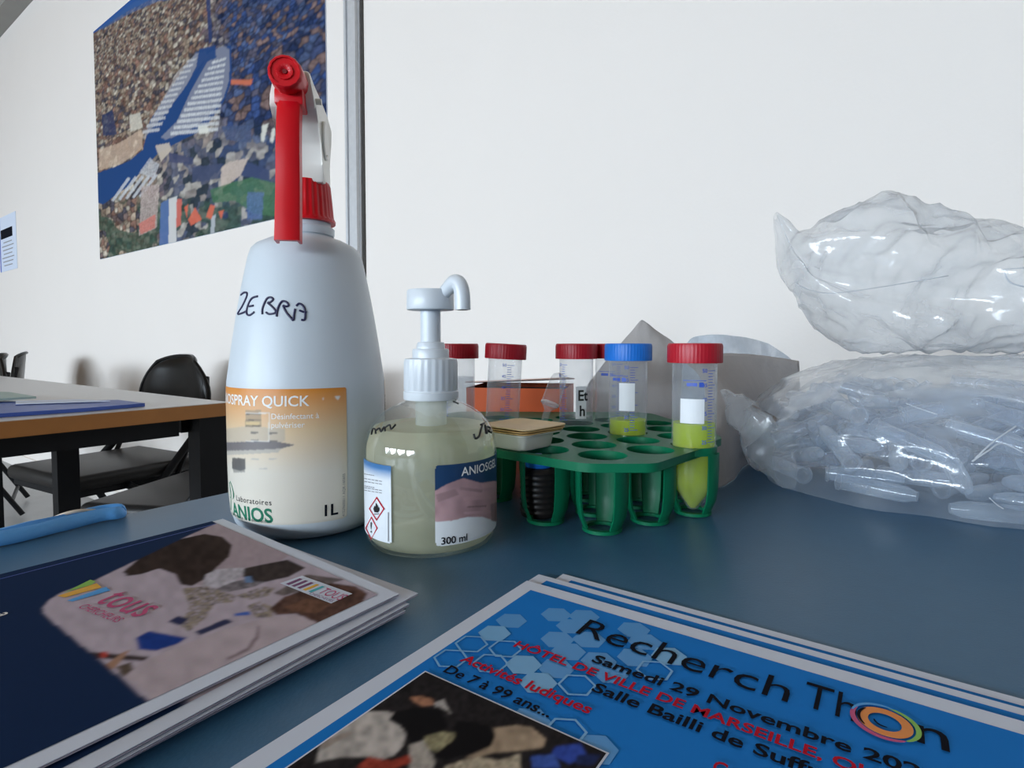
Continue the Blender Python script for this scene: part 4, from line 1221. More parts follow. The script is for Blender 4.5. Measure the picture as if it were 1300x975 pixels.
# ------------------------------------------------------------------ bag of clear tubes
BC = Vector((.360, .452, 0)); BA, BB, BH = .166, .150, .101
BYAW = math.radians(-14)
def bag_point(u, v, shrink=0.0):
    """u azimuth, v 0 (rim on table) .. 1 (top); returns world point"""
    a, b = BA - shrink, BB - shrink
    cu, su = math.cos(u), math.sin(u)
    el = v * PI / 2
    e1 = .72
    rad = math.cos(el) ** e1
    z = (BH - shrink) * math.sin(el) ** .9
    # narrower foot: the film curves under
    foot = 1 - .10 * max(0, 1 - z / .045) ** 2
    p = Vector((a * rad * foot * math.copysign(abs(cu) ** .9, cu), b * rad * foot * math.copysign(abs(su) ** .9, su), z))
    p = Matrix.Rotation(BYAW, 3, 'Z') @ p
    return p + BC
def make_bag():
    nu, nv = 150, 60
    root = thing('plastic_bag', 'bulging clear plastic bag full of small tubes', 'plastic bag', (BC.x, BC.y, T))
    V, Fc = [], []
    for j in range(nv):
        v = j / (nv - 1)
        for i in range(nu):
            u = 2 * PI * i / nu
            p = bag_point(u, min(v, .9995))
            n = (p - BC - Vector((0, 0, .03))).normalized()
            q = p * 1.0
            r1 = 1 - abs(mnoise.noise(Vector((p.x * 17, p.y * 17, p.z * 34)))) * 2
            r2 = 1 - abs(mnoise.noise(Vector((p.x * 45 + 5, p.y * 30, p.z * 75)))) * 2
            r3 = mnoise.noise(Vector((p.x * 110, p.y * 110, p.z * 140)))
            q += n * (.0055 * r1 + .0028 * r2 + .0010 * r3 - .004)
            q.z = max(q.z, .0006)
            V.append(q - BC)
    for j in range(nv - 1):
        for i in range(nu):
            i2 = (i + 1) % nu
            Fc.append((j * nu + i, j * nu + i2, (j + 1) * nu + i2, (j + 1) * nu + i))
    mesh_obj('bag_film', V, Fc, 'bag', root, True)
    # bright pressed creases of the film
    def crease(pts, rad):
        W_ = smooth_path(pts, 6)
        return tube_data([p - Vector((BC.x, BC.y, T)) for p in W_], rad, 5)
    def on(px, py):
        d = ray(px, py); t_ = .2
        while t_ < .8:
            p = CAM + d * t_; l = Matrix.Rotation(-BYAW, 3, 'Z') @ (p - Vector((BC.x, BC.y, T)))
            zz = l.z
            if zz < BH:
                if zz <= 0: break
                el = math.asin(min(1, (zz / BH) ** (1 / .9))); rad = math.cos(el) ** .72 * (1 - .10 * max(0, 1 - zz / .045) ** 2)
                if (abs(l.x) / BA) ** 2.2 + (abs(l.y) / BB) ** 2.2 <= rad ** 2.2: break
            t_ += .001
        return CAM + d * t_ - d * .002
    cr = [([on(1238, 582), on(1262, 560), on(1290, 541)], .0006), ([on(1234, 586), on(1255, 572), on(1272, 563), on(1300, 575)], .0006),
          ([on(1150, 512), on(1168, 519), on(1190, 526)], .0004), ([on(1256, 632), on(1266, 641), on(1274, 646)], .0004)]
    for p, r_ in cr:
        v_, f_ = crease(p, r_); mesh_obj('film_crease', v_, f_, 'bag_crease', root, True)
    # gathered corner at the left
    nu2, nv2 = 26, 14
    base = [D(918, 500, .47), D(935, 520, .455), D(955, 545, .44), D(985, 575, .425)]
    ax_ = smooth_path(base, 5); V = []; Fc = []
    for i, p in enumerate(ax_):
        f_ = i / (len(ax_) - 1); rr = .006 + .026 * f_
        for k in range(nv2):
            a = 2 * PI * k / nv2
            r_ = rr * (.65 + .5 * abs(mnoise.noise(Vector((p.x * 60 + math.cos(a), p.y * 60 + math.sin(a), p.z * 60)))) + .16 * math.sin(3 * a + i * .7))
            V.append(p + Vector((.55 * math.cos(a), -.5 * math.cos(a), math.sin(a))) * r_ - Vector((BC.x, BC.y, T)))
            V[-1].z = max(V[-1].z, .0008)
    for i in range(len(ax_) - 1):
        for k in range(nv2):
            k2 = (k + 1) % nv2; Fc.append((i * nv2 + k, i * nv2 + k2, (i + 1) * nv2 + k2, (i + 1) * nv2 + k))
    Fc.append(tuple(range(nv2)))
    mesh_obj('gathered_corner', V, Fc, 'bag', root, True)
make_bag()

def make_bag_tubes():
    """open clear tubes lying in the bag, none through another"""
    R0, L0 = .0056, .047
    prof_o = [(0, -L0 / 2), (.0030, -L0 / 2), (.0052, -L0 / 2 + .006), (R0, -L0 / 2 + .012), (R0, L0 / 2 - .002), (R0 + .0010, L0 / 2 - .0015), (R0 + .0010, L0 / 2), (R0 - .0008, L0 / 2)]
    V, Fc = lathe_data(prof_o, 14)
    proto = None; segs = []; rnd = random.Random(5); tries = 0; n = 0
    Rm = Matrix.Rotation(-BYAW, 3, 'Z')
    while n < 200 and tries < 60000:
        tries += 1
        u = rnd.uniform(0, 2 * PI); rr = math.sqrt(rnd.random())
        if rnd.random() < .65: u = rnd.uniform(PI * .85, PI * 1.85)
        p = Vector((math.cos(u) * rr * (BA - .012), math.sin(u) * rr * (BB - .012), .0068 + .071 * rnd.random() ** 1.7))
        d = Vector((rnd.gauss(0, 1), rnd.gauss(0, 1), rnd.gauss(0, .38))).normalized()
        a, b = p - d * L0 / 2, p + d * L0 / 2
        ok = True
        for e in (a, b):
            if e.z < .0068 or e.z > .078: ok = False; break
            el = math.asin(min(1, (e.z / (BH - .012)) ** (1 / .9))); rad = math.cos(el) ** .72 * (1 - .10 * max(0, 1 - e.z / .045) ** 2)
            if (abs(e.x) / (BA - .010)) ** 2.2 + (abs(e.y) / (BB - .010)) ** 2.2 > rad ** 2.2: ok = False; break
        if not ok: continue
        for (a2, b2) in segs:
            # closest distance of two segments by sampling
            best = 1
            d1 = b - a; d2 = b2 - a2; r_ = a - a2
            A, E, Fq = d1.dot(d1), d2.dot(d2), d2.dot(r_); c_ = d1.dot(r_); B_ = d1.dot(d2); den = A * E - B_ * B_
            s_ = min(1, max(0, (B_ * Fq - c_ * E) / den)) if den > 1e-12 else 0
            t_ = (B_ * s_ + Fq) / E
            if t_ < 0: t_ = 0; s_ = min(1, max(0, -c_ / A))
            elif t_ > 1: t_ = 1; s_ = min(1, max(0, (B_ - c_) / A))
            if ((a + d1 * s_) - (a2 + d2 * t_)).length < R0 * 2.05: ok = False; break
        if not ok: continue
        segs.append((a, b)); n += 1
        if proto is None:
            proto = mesh_obj('clear_tube', V, Fc, 'bag_tube', None, True, 60); o = proto
        else:
            o = bpy.data.objects.new('clear_tube', proto.data); COL.objects.link(o)
        wp = Matrix.Rotation(BYAW, 3, 'Z') @ p; wd_ = Matrix.Rotation(BYAW, 3, 'Z') @ d
        o.location = (wp.x + BC.x, wp.y + BC.y, wp.z + T)
        o.rotation_mode = 'QUATERNION'; o.rotation_quaternion = wd_.to_track_quat('Z', 'Y')
        tag(o, 'small clear plastic tube lying loose inside the bulging bag', 'tube', 'clear tubes inside the plastic bag')
make_bag_tubes()

# ------------------------------------------------------------------ crumpled empty bag resting on top
def make_top_bag():
    Y0 = .47
    # outline stations along the bag: (x px, top y px, bottom y px, half depth)
    st = [(985, 269, 278, .004), (994, 280, 312, .010), (1004, 292, 345, .018), (1016, 300, 372, .026), (1030, 296, 388, .034), (1050, 283, 408, .042), (1075, 264, 426, .048), (1097, 254, 438, .052),
          (1125, 264, 438, .055), (1160, 276, 438, .058), (1205, 290, 438, .060), (1260, 304, 438, .062), (1310, 314, 438, .062), (1360, 325, 438, .058), (1400, 345, 438, .050), (1430, 375, 438, .035), (1442, 400, 438, .012)]
    xs = np.array([s[0] for s in st]); n = 110; m = 56
    V, Fc = [], []
    org = D(1200, 446, Y0); org.z = org.z
    for i in range(n):
        x = xs[0] + (xs[-1] - xs[0]) * i / (n - 1)
        ty, by, hd = [float(np.interp(x, xs, [s[k] for s in st])) for k in (1, 2, 3)]
        top, bot = D(x, ty, Y0), D(x, by, Y0)
        c = (top + bot) / 2; hz = (top.z - bot.z) / 2
        for k in range(m):
            a = 2 * PI * k / m
            sx, sz = math.cos(a), math.sin(a)
            p = c + Vector((0, hd * math.copysign(abs(sx) ** .8, sx), hz * math.copysign(abs(sz) ** .85, sz)))
            # pinch: the film folds in along a line two thirds down
            fold = math.exp(-((sz + .25) / .16) ** 2) * (1 if sx < 0 else .4) * min(1, max(0, (1215 - x) / 60))
            p.y += hd * .55 * fold
            r1 = 1 - abs(mnoise.noise(Vector((p.x * 22 + 9, p.y * 18, p.z * 26)))) * 2
            r2 = 1 - abs(mnoise.noise(Vector((p.x * 55, p.y * 40 + 3, p.z * 60)))) * 2
            amp = min(1, hd / .03)
            nrm = Vector((0, sx, sz))
            p += nrm * amp * (.0100 * r1 + .0045 * r2 - .006)
            V.append(p - org)
    for i in range(n - 1):
        for k in range(m):
            k2 = (k + 1) % m; Fc.append((i * m + k, i * m + k2, (i + 1) * m + k2, (i + 1) * m + k))
    root = thing('empty_bag', 'crumpled empty clear plastic bag resting on the bulging bag', 'plastic bag', org)
    mesh_obj('bag_film', V, Fc, 'bag', root, True)
    def onf(px, py): return D(px, py, Y0 - .058) 
    cr = [([onf(1010, 360), onf(1030, 369), onf(1060, 372), onf(1120, 364), onf(1204, 350)], .00035),
          ([onf(1274, 342), onf(1282, 358), onf(1300, 364)], .0006), ([onf(1276, 342), onf(1300, 340)], .0004)]
    for p, r_ in cr:
        v_, f_ = tube_data([q - org for q in smooth_path(p, 6)], r_, 5); mesh_obj('film_crease', v_, f_, 'bag_crease', root, True)
make_top_bag()

# ------------------------------------------------------------------ flyers
def frame_from(c, ang):
    return Matrix.Translation(c) @ Matrix.Rotation(ang, 4, 'Z')
FW, FH = .210, .297
def make_flyers():
    spec = [((669, 737), (1300, 916), .0018, 'topmost blue event flyer, its dark title and photo fully visible'),
            ((684, 729), (1300, 900), .0012, 'second blue event flyer from the top, only its edge strip showing'),
            ((715, 728.5), (1300, 888), .0006, 'lowest blue event flyer, poking out farthest towards the bag')]
    for i, (c, r, z, label) in enumerate(spec):
        p0, p1 = G(*c, z), G(*r, z)
        ang = math.atan2(p1.y - p0.y, p1.x - p0.x)
        root = thing('event_flyer', label, 'flyer', p0, ang, 'blue event flyers in the stack')
        Mi = frame_from(p0, ang).inverted()
        L = lambda px, py: Mi @ G(px, py, z)
        V, Fc = prism([(0, 0), (0, -FH), (FW, -FH), (FW, 0)], -.0003, 0); mesh_obj('paper_sheet', V, Fc, 'paper', root)
        mg = L(680, 751) if i == 0 else Vector((.0068, -.0072, 0))
        mx, my = .0068, (.0075, .0042, .0044)[i]
        V, Fc = prism([(mx, -my), (mx, -FH + my), (FW - mx, -FH + my), (FW - mx, -my)], 0, .00006)
        bg = mesh_obj('blue_panel', V, Fc, 'flyer_blue', root)
        if i: continue
        zt = .00046
        # hexagon pattern
        hr = .0062; rnd = random.Random(3)
        fills = {'hex_light': [], 'hex_mid': []}; outl = []
        spots = [(475, 197), (590, 205), (290, 222), (540, 245), (480, 300), (610, 300), (220, 275), (125, 320), (265, 340), (205, 400), (340, 405), (475, 420), (525, 350), (400, 480), (560, 490), (40, 380), (650, 390), (795, 260), (840, 310), (800, 375), (940, 370), (880, 430), (700, 440)]
        def hexa(c_, r_): return [(c_[0] + r_ * math.cos(PI / 6 + k * PI / 3), c_[1] + r_ * math.sin(PI / 6 + k * PI / 3)) for k in range(6)]
        cen = [L(560 + a / 3.25, 720 + b / 3.25) for a, b in spots] + [L(260 + a / 2.5, 820 + b / 2.5) for a, b in ((390, 250), (290, 310), (680, 80), (1145, 275), (1030, 240), (940, 330), (1240, 330))]
        kind = [1, 1, 1, 1, 1, 1, 2, 0, 0, 0, 2, 1, 1, 2, 0, 0, 1, 1, 1, 1, 2, 0, 1, 1, 0, 1, 0, 1, 2, 1]
        for c_, k in zip(cen, kind):
            if not (mx + hr < c_.x < FW - mx - hr and -FH + my < c_.y < -my - hr): continue
            if k == 0:
                o, q = hexa(c_, hr), hexa(c_, hr * .86)
                outl.append(o + q)
            else: fills['hex_light' if k == 2 else 'hex_mid'].append(hexa(c_, hr))
        def polys(name, lst, mat, zz):
            for kz, p in enumerate(lst):
                zz = zz + .000008
                if len(p) == 12: mesh_obj(name, [(a, b, zz) for a, b in p], [(j, (j + 1) % 6, 6 + (j + 1) % 6, 6 + j) for j in range(6)], mat, bg)
                else: mesh_obj(name, [(a, b, zz) for a, b in p], [tuple(range(6))], mat, bg)
        polys('pale_hexagon', fills['hex_mid'], 'hex_mid', .00010); polys('pale_hexagon', fills['hex_light'], 'hex_light', .00024); polys('hexagon_outline', outl, 'hex_light', .00032)
        def line(name, body, a, b, mat, bold=.012, cap=4.4, y=None, upto=None, spacing=1.0, shear=0):
            """text whose baseline runs from pixel a to pixel b (b is where the part `upto` ends)"""
            A, B = L(*a), L(*b); w = B.x - A.x; an = 0.0
            V, Fc = text_geo(body, bold, shear, spacing)
            span = text_span(text_geo(upto, bold, shear, spacing)[0]) if upto else text_span(V)
            k = w / span; ca, sa = math.cos(an), math.sin(an)
            hs = cap * .001 / (k * max(q[1] for q in text_geo('H', bold, shear, spacing)[0]))
            if y is not None: A.y = y * .001
            P = [(A.x + x * k * ca - y * k * hs * sa, A.y + x * k * sa + y * k * hs * ca) for x, y in V]
            Fk = [f for f in Fc if all(P[q][0] < FW - .002 for q in f)]
            used = sorted({q for f in Fk for q in f}); mp = {q: n for n, q in enumerate(used)}
            return mesh_obj(name, [(P[q][0], P[q][1], zt) for q in used], [tuple(mp[q] for q in f) for f in Fk], mat, root)
        line('title_lettering', 'Recherch', (729, 806), (1000, 892), 'ink_dark', -.002, 12.5, -29.8)
        line('title_lettering', 'Th', (1016, 900), (1086, 917), 'ink_dark', -.002, 14.0, -28.6)
        line('title_lettering', 'n', (1164, 943), (1206, 956), 'ink_dark', .004, 13.0, -28.2)
        line('date_lettering', 'Samedi 29 Novembre 202', (748, 843), (1081, 954), 'ink_dark', .022, 4.9, -43.4, 'Samedi 29 Novembre')
        line('place_lettering', 'HÔTEL DE VILLE DE MARSEILLE, QU', (651, 822), (1043, 968), 'ink_red', .022, 4.3, -50.6, 'HÔTEL DE VILLE DE MARSEILLE,')
        line('room_lettering', 'Salle Bailli de Suffr', (749, 879), (1026, 980), 'ink_dark', .022, 4.9, -58.0, 'Salle Bailli de Suff')
        line('activity_lettering', 'Activités ludiques', (583, 840), (748, 907), 'ink_red', .022, 4.4)
        line('age_lettering', 'De 7 à 99 ans...', (562, 854), (696, 913), 'ink_dark', .018, 4.4)
        line('side_lettering', 'Co', (903, 980), (935, 991), 'ink_red', .022, 4.4)
        # ring of the title
        cR = L(1123, 919); R0 = (L(1164, 922) - L(1081, 912)).length / 2
        def arc(a0, a1, ri, ro, mat, zz, dx=0, dy=0):
            A = np.linspace(a0, a1, 40); V = []; Fc = []
            for k, a in enumerate(A):
                f_ = math.sin(PI * k / 39) ** .35 if abs(a1 - a0) < 6 else 1
                mid = (ri + ro) / 2; hw = (ro - ri) / 2 * f_
                for q in (mid - hw, mid + hw): V.append((cR.x + dx + q * math.cos(a), cR.y + dy + q * math.sin(a), zz))
            Fc = [(2 * k, 2 * k + 1, 2 * k + 3, 2 * k + 2) for k in range(39)]
            return mesh_obj('title_ring', V, Fc, mat, root)
        arc(0, 2 * PI, R0 * .48, R0 * .80, 'ink_orange', zt + .00010)
        arc(2.6, 5.4, R0 * .84, R0 * 1.02, 'ink_magenta', zt + .00012)
        arc(-.9, 1.5, R0 * .86, R0 * 1.02, 'ink_lime', zt + .00014)
        arc(1.3, 3.0, R0 * .90, R0 * 1.02, 'ink_sky', zt + .00018)
        arc(2.4, 3.9, R0 * .70, R0 * .80, 'ink_dark', zt + .00022)
        arc(3.2, 5.0, R0 * .26, R0 * .34, 'ink_dark', zt + .00022)
        # photograph of people bent over a bench
        tl, tr = L(540, 855), L(770, 958)
        y0 = (tl.y + tr.y) / 2; x0, x1 = tl.x, tr.x
        y0 = tl.y
        nu, nv = 190, 230
        U, Vv = np.meshgrid(np.linspace(x0, x1, nu), np.linspace(y0, y0 - .115, nv))
        loc = np.stack([U.ravel(), Vv.ravel(), np.full(U.size, .00050)], 1)
        Mw = np.array(frame_from(p0, ang)); wp = (Mw @ np.c_[loc, np.ones(len(loc))].T).T[:, :3]
        P = proj(wp); S = 2.5
        X = lambda pts: [(260 + a / S, 820 + b / S) for a, b in pts]
        X2 = lambda pts: [(420 + a / 5.417, 820 + b / 5.417) for a, b in pts]
        C = np.zeros((len(P), 3)); C[:] = (.020, .017, .018); C *= (.6 + .9 * vnoise(P, 4, 2))[:, None]
        shirt = np.array([.50, .46, .43])
        def paint(poly, col, jit=.0, tex=0.0, sc=5, a=1.0, seed=1):
            mm = inpoly(P, poly); C[mm] = C[mm] * (1 - a) + a * np.array(col) * (1 - tex + 2 * tex * vnoise(P[mm], sc, seed))[:, None]
        paint(X2([(-60, 640), (60, 570), (220, 455), (380, 450), (450, 465), (400, 510), (480, 560), (520, 610), (500, 680), (440, 750), (360, 780), (240, 760), (60, 765), (-100, 800)]), shirt, tex=.35, sc=7)
        paint(X2([(-80, 660), (120, 590), (160, 600), (40, 660), (-60, 720)]), (.36, .30, .26), tex=.2)
        paint(X2([(540, 350), (620, 345), (700, 365), (715, 405), (640, 415), (575, 385)]), (.42, .20, .12), tex=.5, sc=2)
        paint(X2([(710, 390), (780, 365), (800, 420), (830, 470), (770, 430), (720, 415)]), (.45, .42, .40), tex=.4, sc=2)
        paint(X2([(400, 505), (440, 455), (600, 420), (760, 440), (800, 560), (700, 600), (620, 640), (550, 670), (520, 600), (470, 545)]), (.008, .007, .008))
        paint(X2([(860, 520), (980, 520), (1090, 555), (1130, 620), (1100, 690), (960, 740), (800, 780), (720, 770), (760, 660), (840, 600)]), (.008, .007, .008))
        paint(X2([(640, 620), (780, 590), (860, 600), (840, 650), (780, 690), (720, 740), (650, 690)]), (.30, .27, .16), tex=.6, sc=3)
        paint(X2([(540, 680), (640, 650), (690, 740), (720, 800), (690, 860), (540, 860)]), (.42, .38, .34), tex=.3, sc=4)
        paint(X2([(1120, 565), (1280, 545), (1380, 560), (1480, 640), (1460, 700), (1300, 720), (1120, 735), (1000, 770), (920, 770), (1100, 690), (1130, 620)]), (.40, .30, .21), tex=.3, sc=8)
        paint(X2([(180, 830), (260, 760), (420, 790), (540, 745), (560, 800), (420, 850), (200, 850)]), (.32, .05, .03), tex=.5, sc=3)
        paint(X2([(780, 830), (1000, 760), (1160, 790), (1300, 740), (1300, 860), (780, 860)]), (.45, .38, .28), tex=.6, sc=3)
        paint(X([(1110, 320), (1190, 310), (1215, 345), (1160, 375), (1100, 350)]), (.04, .08, .40), tex=.4, sc=3)
        paint(X([(1035, 350), (1110, 345), (1130, 388), (1040, 388)]), (.06, .12, .45), tex=.4, sc=3)
        paint(X([(1180, 345), (1260, 345), (1230, 380), (1180, 375)]), (.02, .03, .10), tex=.4, sc=3)
        ph = grid_obj('printed_photo', loc, nu, nv, C, 'print', root, blur=3)
        V, Fc = prism([(x0 - .0006, y0 + .0006), (x0 - .0006, y0 - .1156), (x1 + .0006, y0 - .1156), (x1 + .0006, y0 + .0006)], .00042, .00044)
        mesh_obj('photo_border', V, Fc, 'paper', ph)
make_flyers()

# ------------------------------------------------------------------ brochures
BW, BHT = .148, .210
def make_brochures():
    NB, TK = 5, .0013
    zr, zl = NB * TK + .0010, .0125                     # height of the top cover at its right edge and at the spine
    c1 = G(503, 754, zr); c0 = G(281, 659, zl)
    ang = math.atan2(c1.y - c0.y, c1.x - c0.x)
    BWd = math.hypot(c1.x - c0.x, c1.y - c0.y)
    tilt = math.asin((zl - zr) / BWd)
    # (shift along x, shift along y, turn)
    specs = [(-.0010, -.0190, -.075, 'lowest brochure of the stack, its corner sticking out towards the flyers'),
             (.0060, -.0020, .010, 'second brochure from the bottom of the brochure stack'),
             (.0050, .0010, .035, 'middle brochure of the stack, peeping out near the gel bottle'),
             (.0030, .0080, .045, 'second brochure from the top, its photo corner showing by the spray bottle'),
             (0, 0, 0, 'topmost navy brochure with lab photo and striped logos')]
    Mtop = Matrix.Translation(Vector((c1.x, c1.y, T + zr))) @ Matrix.Rotation(ang, 4, 'Z') @ Matrix.Rotation(tilt, 4, 'Y')
    for i, (dx, dy, da, label) in enumerate(specs):
        top = i == NB - 1
        e = Vector((math.cos(ang), math.sin(ang), 0)); n_ = Vector((-e.y, e.x, 0))
        o = Vector((c1.x, c1.y, T + zr - (NB - 1 - i) * TK - (0 if top else .0006))) + e * dx + n_ * dy
        root = thing('brochure', label, 'brochure', o, ang + da, 'navy brochures in the stack')
        root.rotation_euler = (0, tilt * i / (NB - 1), ang + da)
        # local: origin at the top right corner of the cover, page spans x -BWd..0, y -BHT..0
        zz = 0.0
        V, Fc = prism([(0, 0), (-BWd, 0), (-BWd, -BHT), (0, -BHT)], -TK + .0002, -.00030)
        pg = mesh_obj('pages', V, Fc, 'pages', root)
        for k in range(2):
            zk = -TK + .0003 + k * .0004
            V, Fc = prism([(.0006 + .0005 * k, .0005), (-BWd + .001, .0005), (-BWd + .001, -BHT), (.0006 + .0005 * k, -BHT)], zk, zk + .00010); mesh_obj('leaf', V, Fc, 'pages', pg)
        V, Fc = prism([(.0008, .0008), (-BWd, .0008), (-BWd, -BHT), (.0008, -BHT)], -.00022, 0); mesh_obj('cover', V, Fc, 'paper', root)
        nu, nv = (330, 460) if top else (110, 150)
        m = .0052
        U, Vv = np.meshgrid(np.linspace(-BWd, -m, nu), np.linspace(-m, -BHT, nv))
        loc = np.stack([U.ravel(), Vv.ravel(), np.full(U.size, .00015)], 1)
        # picture laid out on the top brochure's own page, reused on the lower ones
        Mw = np.array(Mtop); loc0 = loc.copy(); loc0[:, 2] = 0
        wp = (Mw @ np.c_[loc0, np.ones(len(loc0))].T).T[:, :3]
        P = proj(wp); S = 1300 / 420
        X = lambda pts: [(50 + a / S, 660 + b / S) for a, b in pts]
        C = np.zeros((len(P), 3)); C[:] = (.009, .026, .080)
        pic = X([(700, 12), (560, 75), (330, 185), (205, 245), (90, 285), (40, 315), (15, 345), (18, 370), (45, 395), (150, 480), (290, 595), (395, 685), (640, 900), (2200, 600), (1500, -100), (900, -60)])
        mp = inpoly(P, pic)
        base = np.array([.50, .43, .50])
        Cp = np.ones((len(P), 3)) * base * (.88 + .24 * vnoise(P, 9, 3))[:, None]
        def paint(poly, col, tex=0.0, sc=5, a=1.0, seed=1):
            q = inpoly(P, X(poly)); Cp[q] = Cp[q] * (1 - a) + a * np.array(col) * (1 - tex + 2 * tex * vnoise(P[q], sc, seed))[:, None]
        paint([(600, 40), (740, 10), (1000, 130), (900, 190), (760, 190), (700, 210), (640, 260), (600, 250)], (.42, .34, .38), .08)
        paint([(330, 205), (420, 130), (560, 75), (650, 56), (720, 68), (757, 100), (745, 145), (700, 185), (655, 230), (600, 262), (555, 255), (535, 215), (470, 192), (400, 215), (345, 222)], (.040, .026, .022), .35, 6)
        paint([(655, 215), (700, 195), (800, 188), (812, 205), (760, 250), (690, 270), (640, 262)], (.52, .49, .55), .3, 3)
        paint([(690, 275), (760, 245), (830, 230), (890, 245), (840, 265), (740, 285)], (.20, .18, .20), .5, 3)
        paint([(805, 192), (870, 178), (975, 158), (1045, 190), (980, 225), (890, 245), (830, 240), (800, 225)], (.050, .038, .036), .3, 5)
        paint([(803, 225), (830, 222), (840, 248), (810, 248)], (.15, .25, .45))
        # small skeletal hands, a fine brown tangle
        for poly in ([(560, 268), (660, 262), (770, 300), (760, 325), (690, 330), (650, 390), (590, 440), (555, 420), (590, 340)], [(770, 300), (880, 262), (925, 270), (900, 300), (830, 315)], [(815, 340), (860, 322), (925, 345), (915, 385), (850, 385)]):
            q = inpoly(P, X(poly)); nn = vnoise(P[q] * np.array([1.0, 1.0]), 2.0, 7)
            Cp[q] = np.where((nn > .52)[:, None], np.array([.36, .30, .24]), np.where((nn > .34)[:, None], np.array([.10, .085, .08]), Cp[q]))
        paint([(505, 402), (545, 378), (587, 390), (553, 417)], (.030, .035, .10))
        paint([(612, 440), (735, 390), (762, 402), (630, 455)], (.035, .04, .10))
        paint([(380, 465), (430, 438), (578, 465), (545, 488), (455, 517), (390, 510)], (.015, .05, .27), .15)
        paint([(765, 370), (825, 360), (830, 375), (770, 380)], (.06, .14, .5))
        paint([(205, 520), (430, 540), (410, 556), (330, 552), (215, 545)], (.05, .035, .035))
        paint([(240, 520), (270, 520), (262, 545), (242, 542)], (.55, .06, .04))
        paint([(255, 575), (330, 520), (355, 512), (330, 545), (290, 590)], (.42, .24, .16))
        paint([(300, 580), (360, 560), (370, 590), (330, 620)], (.11, .08, .06), .4, 3)
        paint([(340, 615), (400, 560), (520, 510), (700, 440), (850, 395), (1000, 372), (1085, 400), (1300, 420), (900, 640), (500, 760)], (.50, .42, .46), .13, 12)
        paint([(735, 545), (815, 505), (850, 455), (858, 415), (865, 420), (862, 465), (825, 515), (745, 552)], (.26, .20, .22))
        paint([(905, 350), (960, 305), (1050, 272), (1150, 250), (1240, 262), (1290, 290), (1262, 340), (1180, 385), (1090, 405), (1010, 370), (930, 375)], (.105, .055, .042), .5, 4)
        paint([(960, 345), (1050, 310), (1150, 330), (1090, 370), (1010, 362)], (.17, .085, .055), .4, 3)
        paint([(920, 290), (1050, 215), (1200, 235), (1150, 250), (1050, 272), (960, 300)], (.17, .14, .14), .3, 5)
        C[mp] = Cp[mp]
        cov = grid_obj('cover_print', loc, nu, nv, C, 'print', root, blur=5 if top else 2)
        if not top: continue
        Mi = Mtop.inverted(); pn = Mtop.to_3x3() @ Vector((0, 0, 1)); po = Mtop.translation
        def L(px, py):
            d = ray(px, py); return Mi @ (CAM + d * ((po - CAM).dot(pn) / d.dot(pn)))
        zq = .00035
        XL = lambda pts: [L(*p) for p in X(pts)]
        def poly(name, pts, mat, z=zq, par=cov):
            return mesh_obj(name, [(p.x, p.y, z) for p in XL(pts)], [tuple(range(len(pts)))], mat, par)
        poly('logo_stripe', [(95, 290), (200, 238), (222, 245), (205, 258), (120, 282)], 'ink_lime'); poly('logo_stripe', [(70, 302), (225, 252), (245, 268), (100, 308)], 'ink_yellow'); poly('logo_stripe', [(108, 320), (262, 266), (280, 280), (130, 324)], 'ink_sky')
        def line(body, a, b, mat, hs, bold, par, z=zq + .0001, wob=0):
            (ax_, ay_), (bx_, by_) = X([a, b]); A, B = L(ax_, ay_), L(bx_, by_); v = B - A; an2 = math.atan2(v.y, v.x)
            V, Fc = text_geo(body, bold); k = v.length / text_span(V); ca, sa = math.cos(an2), math.sin(an2)
            return mesh_obj('logo_lettering', [(A.x + x * k * ca - y * k * hs * sa, A.y + x * k * sa + y * k * hs * ca, z) for x, y in V], Fc, mat, par)
        line('tous', (213, 325), (385, 388), 'ink_magenta', 1.25, .004, cov)
        line('CHERCHEURS', (150, 348), (300, 408), 'ink_magenta', 1.25, .004, cov)
        lb = poly('logo_box', [(945, 252), (1032, 222), (1230, 293), (1146, 332)], 'paper', zq, root)
        for k, mt in enumerate(('ink_plum', 'ink_plum', 'ink_plum', 'ink_yellow', 'ink_teal')):
            x, y = 968 + k * 22, 255 + k * 7.5
            poly('logo_stripe', [(x, y), (x + 55, y - 22), (x + 66, y - 18), (x + 12, y + 5)], mt, zq + .0001, lb)
        line('TOUS', (1092, 290), (1178, 322), 'ink_magenta', 1.5, .0, lb, zq + .0002)
        line('CHERCHEURS', (1058, 295), (1148, 328), 'ink_plum', 1.1, .0, lb, zq + .0002)
        # crease by the spine and a scrap of white lettering at the left edge
        cz = zq
        V = [(-BWd + .006, -.006, cz), (-BWd + .0066, -.006, cz), (-BWd + .0066, -BHT, cz), (-BWd + .006, -BHT, cz)]
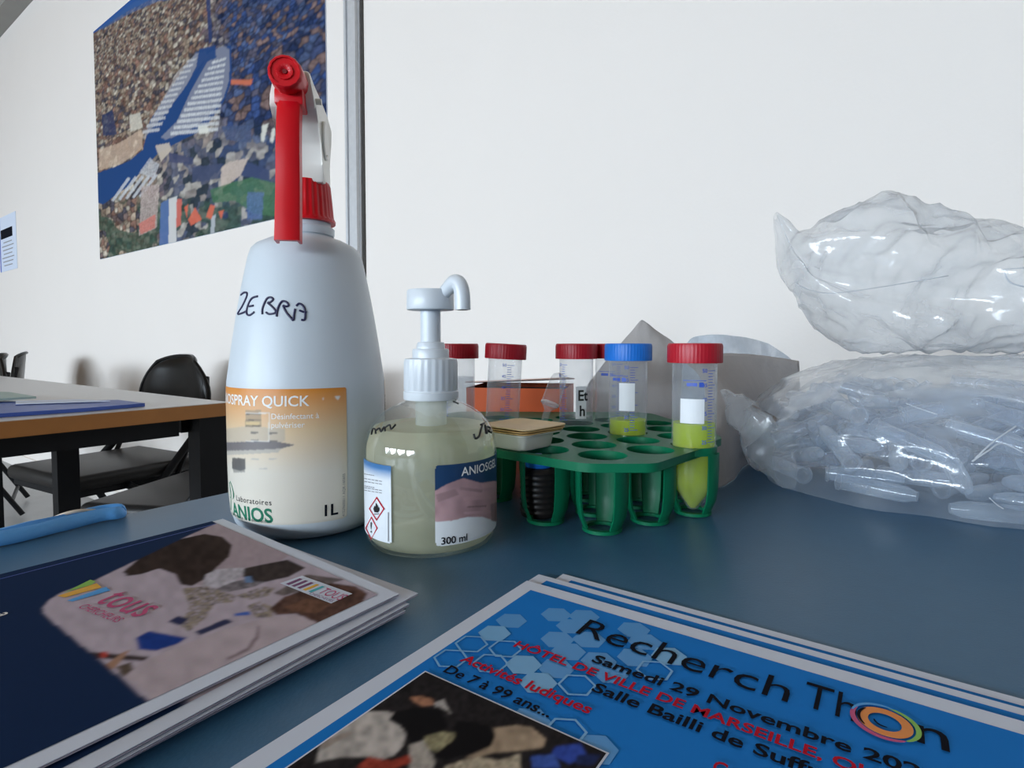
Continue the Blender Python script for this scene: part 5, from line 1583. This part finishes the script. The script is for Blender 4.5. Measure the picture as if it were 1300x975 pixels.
        mesh_obj('spine_crease', V, [(0, 1, 2, 3)], 'ink_blue', cov)
        A = L(-6, 782)
        V, Fc = text_geo('a', .01); k = .0028 / text_span(V)
        mesh_obj('white_lettering', [(A.x + x * k, A.y + y * k, cz) for x, y in V], Fc, 'ink_white', cov)
make_brochures()

# ------------------------------------------------------------------ blue pleated strip lying on the table edge
def make_mask():
    # long flat folded thing: lies along the left edge of the table
    pts = [G(-70, 704), G(-20, 694), G(40, 681), G(90, 668), G(130, 659), G(160, 655)]
    path = smooth_path(pts, 6); n = len(path)
    c = path[n // 2].copy(); c.z = T
    V, Fc = [], []
    prof = [(-.012, .0006), (-.013, .0030), (-.010, .0068), (-.003, .0085), (.003, .0072), (.004, .0088), (.010, .0080), (.013, .0045), (.0125, .0006)]
    m = len(prof)
    for i, p in enumerate(path):
        t_ = (path[min(i + 1, n - 1)] - path[max(i - 1, 0)]).normalized(); s_ = Vector((-t_.y, t_.x, 0))
        f_ = i / (n - 1); k = 1.0 if f_ < .9 else 1 - .55 * ((f_ - .9) / .1) ** 2
        for j, (a, z) in enumerate(prof):
            wob = .0008 * mnoise.noise(p * 60 + Vector((0, 0, j * .7)))
            q = p + s_ * (a * .72 * k + wob) + Vector((0, 0, 0)); q.z = T + max(.0005, z * (0.85 * k) + wob * .8)
            V.append(q - c)
    for i in range(n - 1):
        for j in range(m - 1): Fc.append((i * m + j, i * m + j + 1, (i + 1) * m + j + 1, (i + 1) * m + j))
        Fc.append((i * m + m - 1, i * m, (i + 1) * m, (i + 1) * m + m - 1))
    Fc += [tuple(range(m)), tuple((n - 1) * m + j for j in range(m - 1, -1, -1))]
    root = thing('face_mask', 'folded light blue disposable mask on the table edge', 'face mask', c)
    mesh_obj('folded_mask', V, Fc, 'mask', root, True, 60)
    lp = smooth_path([G(64, 660, .004), G(80, 653, .0072), G(100, 648.5, .0082), G(120, 648, .006)], 6)
    tube('ear_loop', [p - c for p in lp], .0011, 'cord', root, 6)
make_mask()
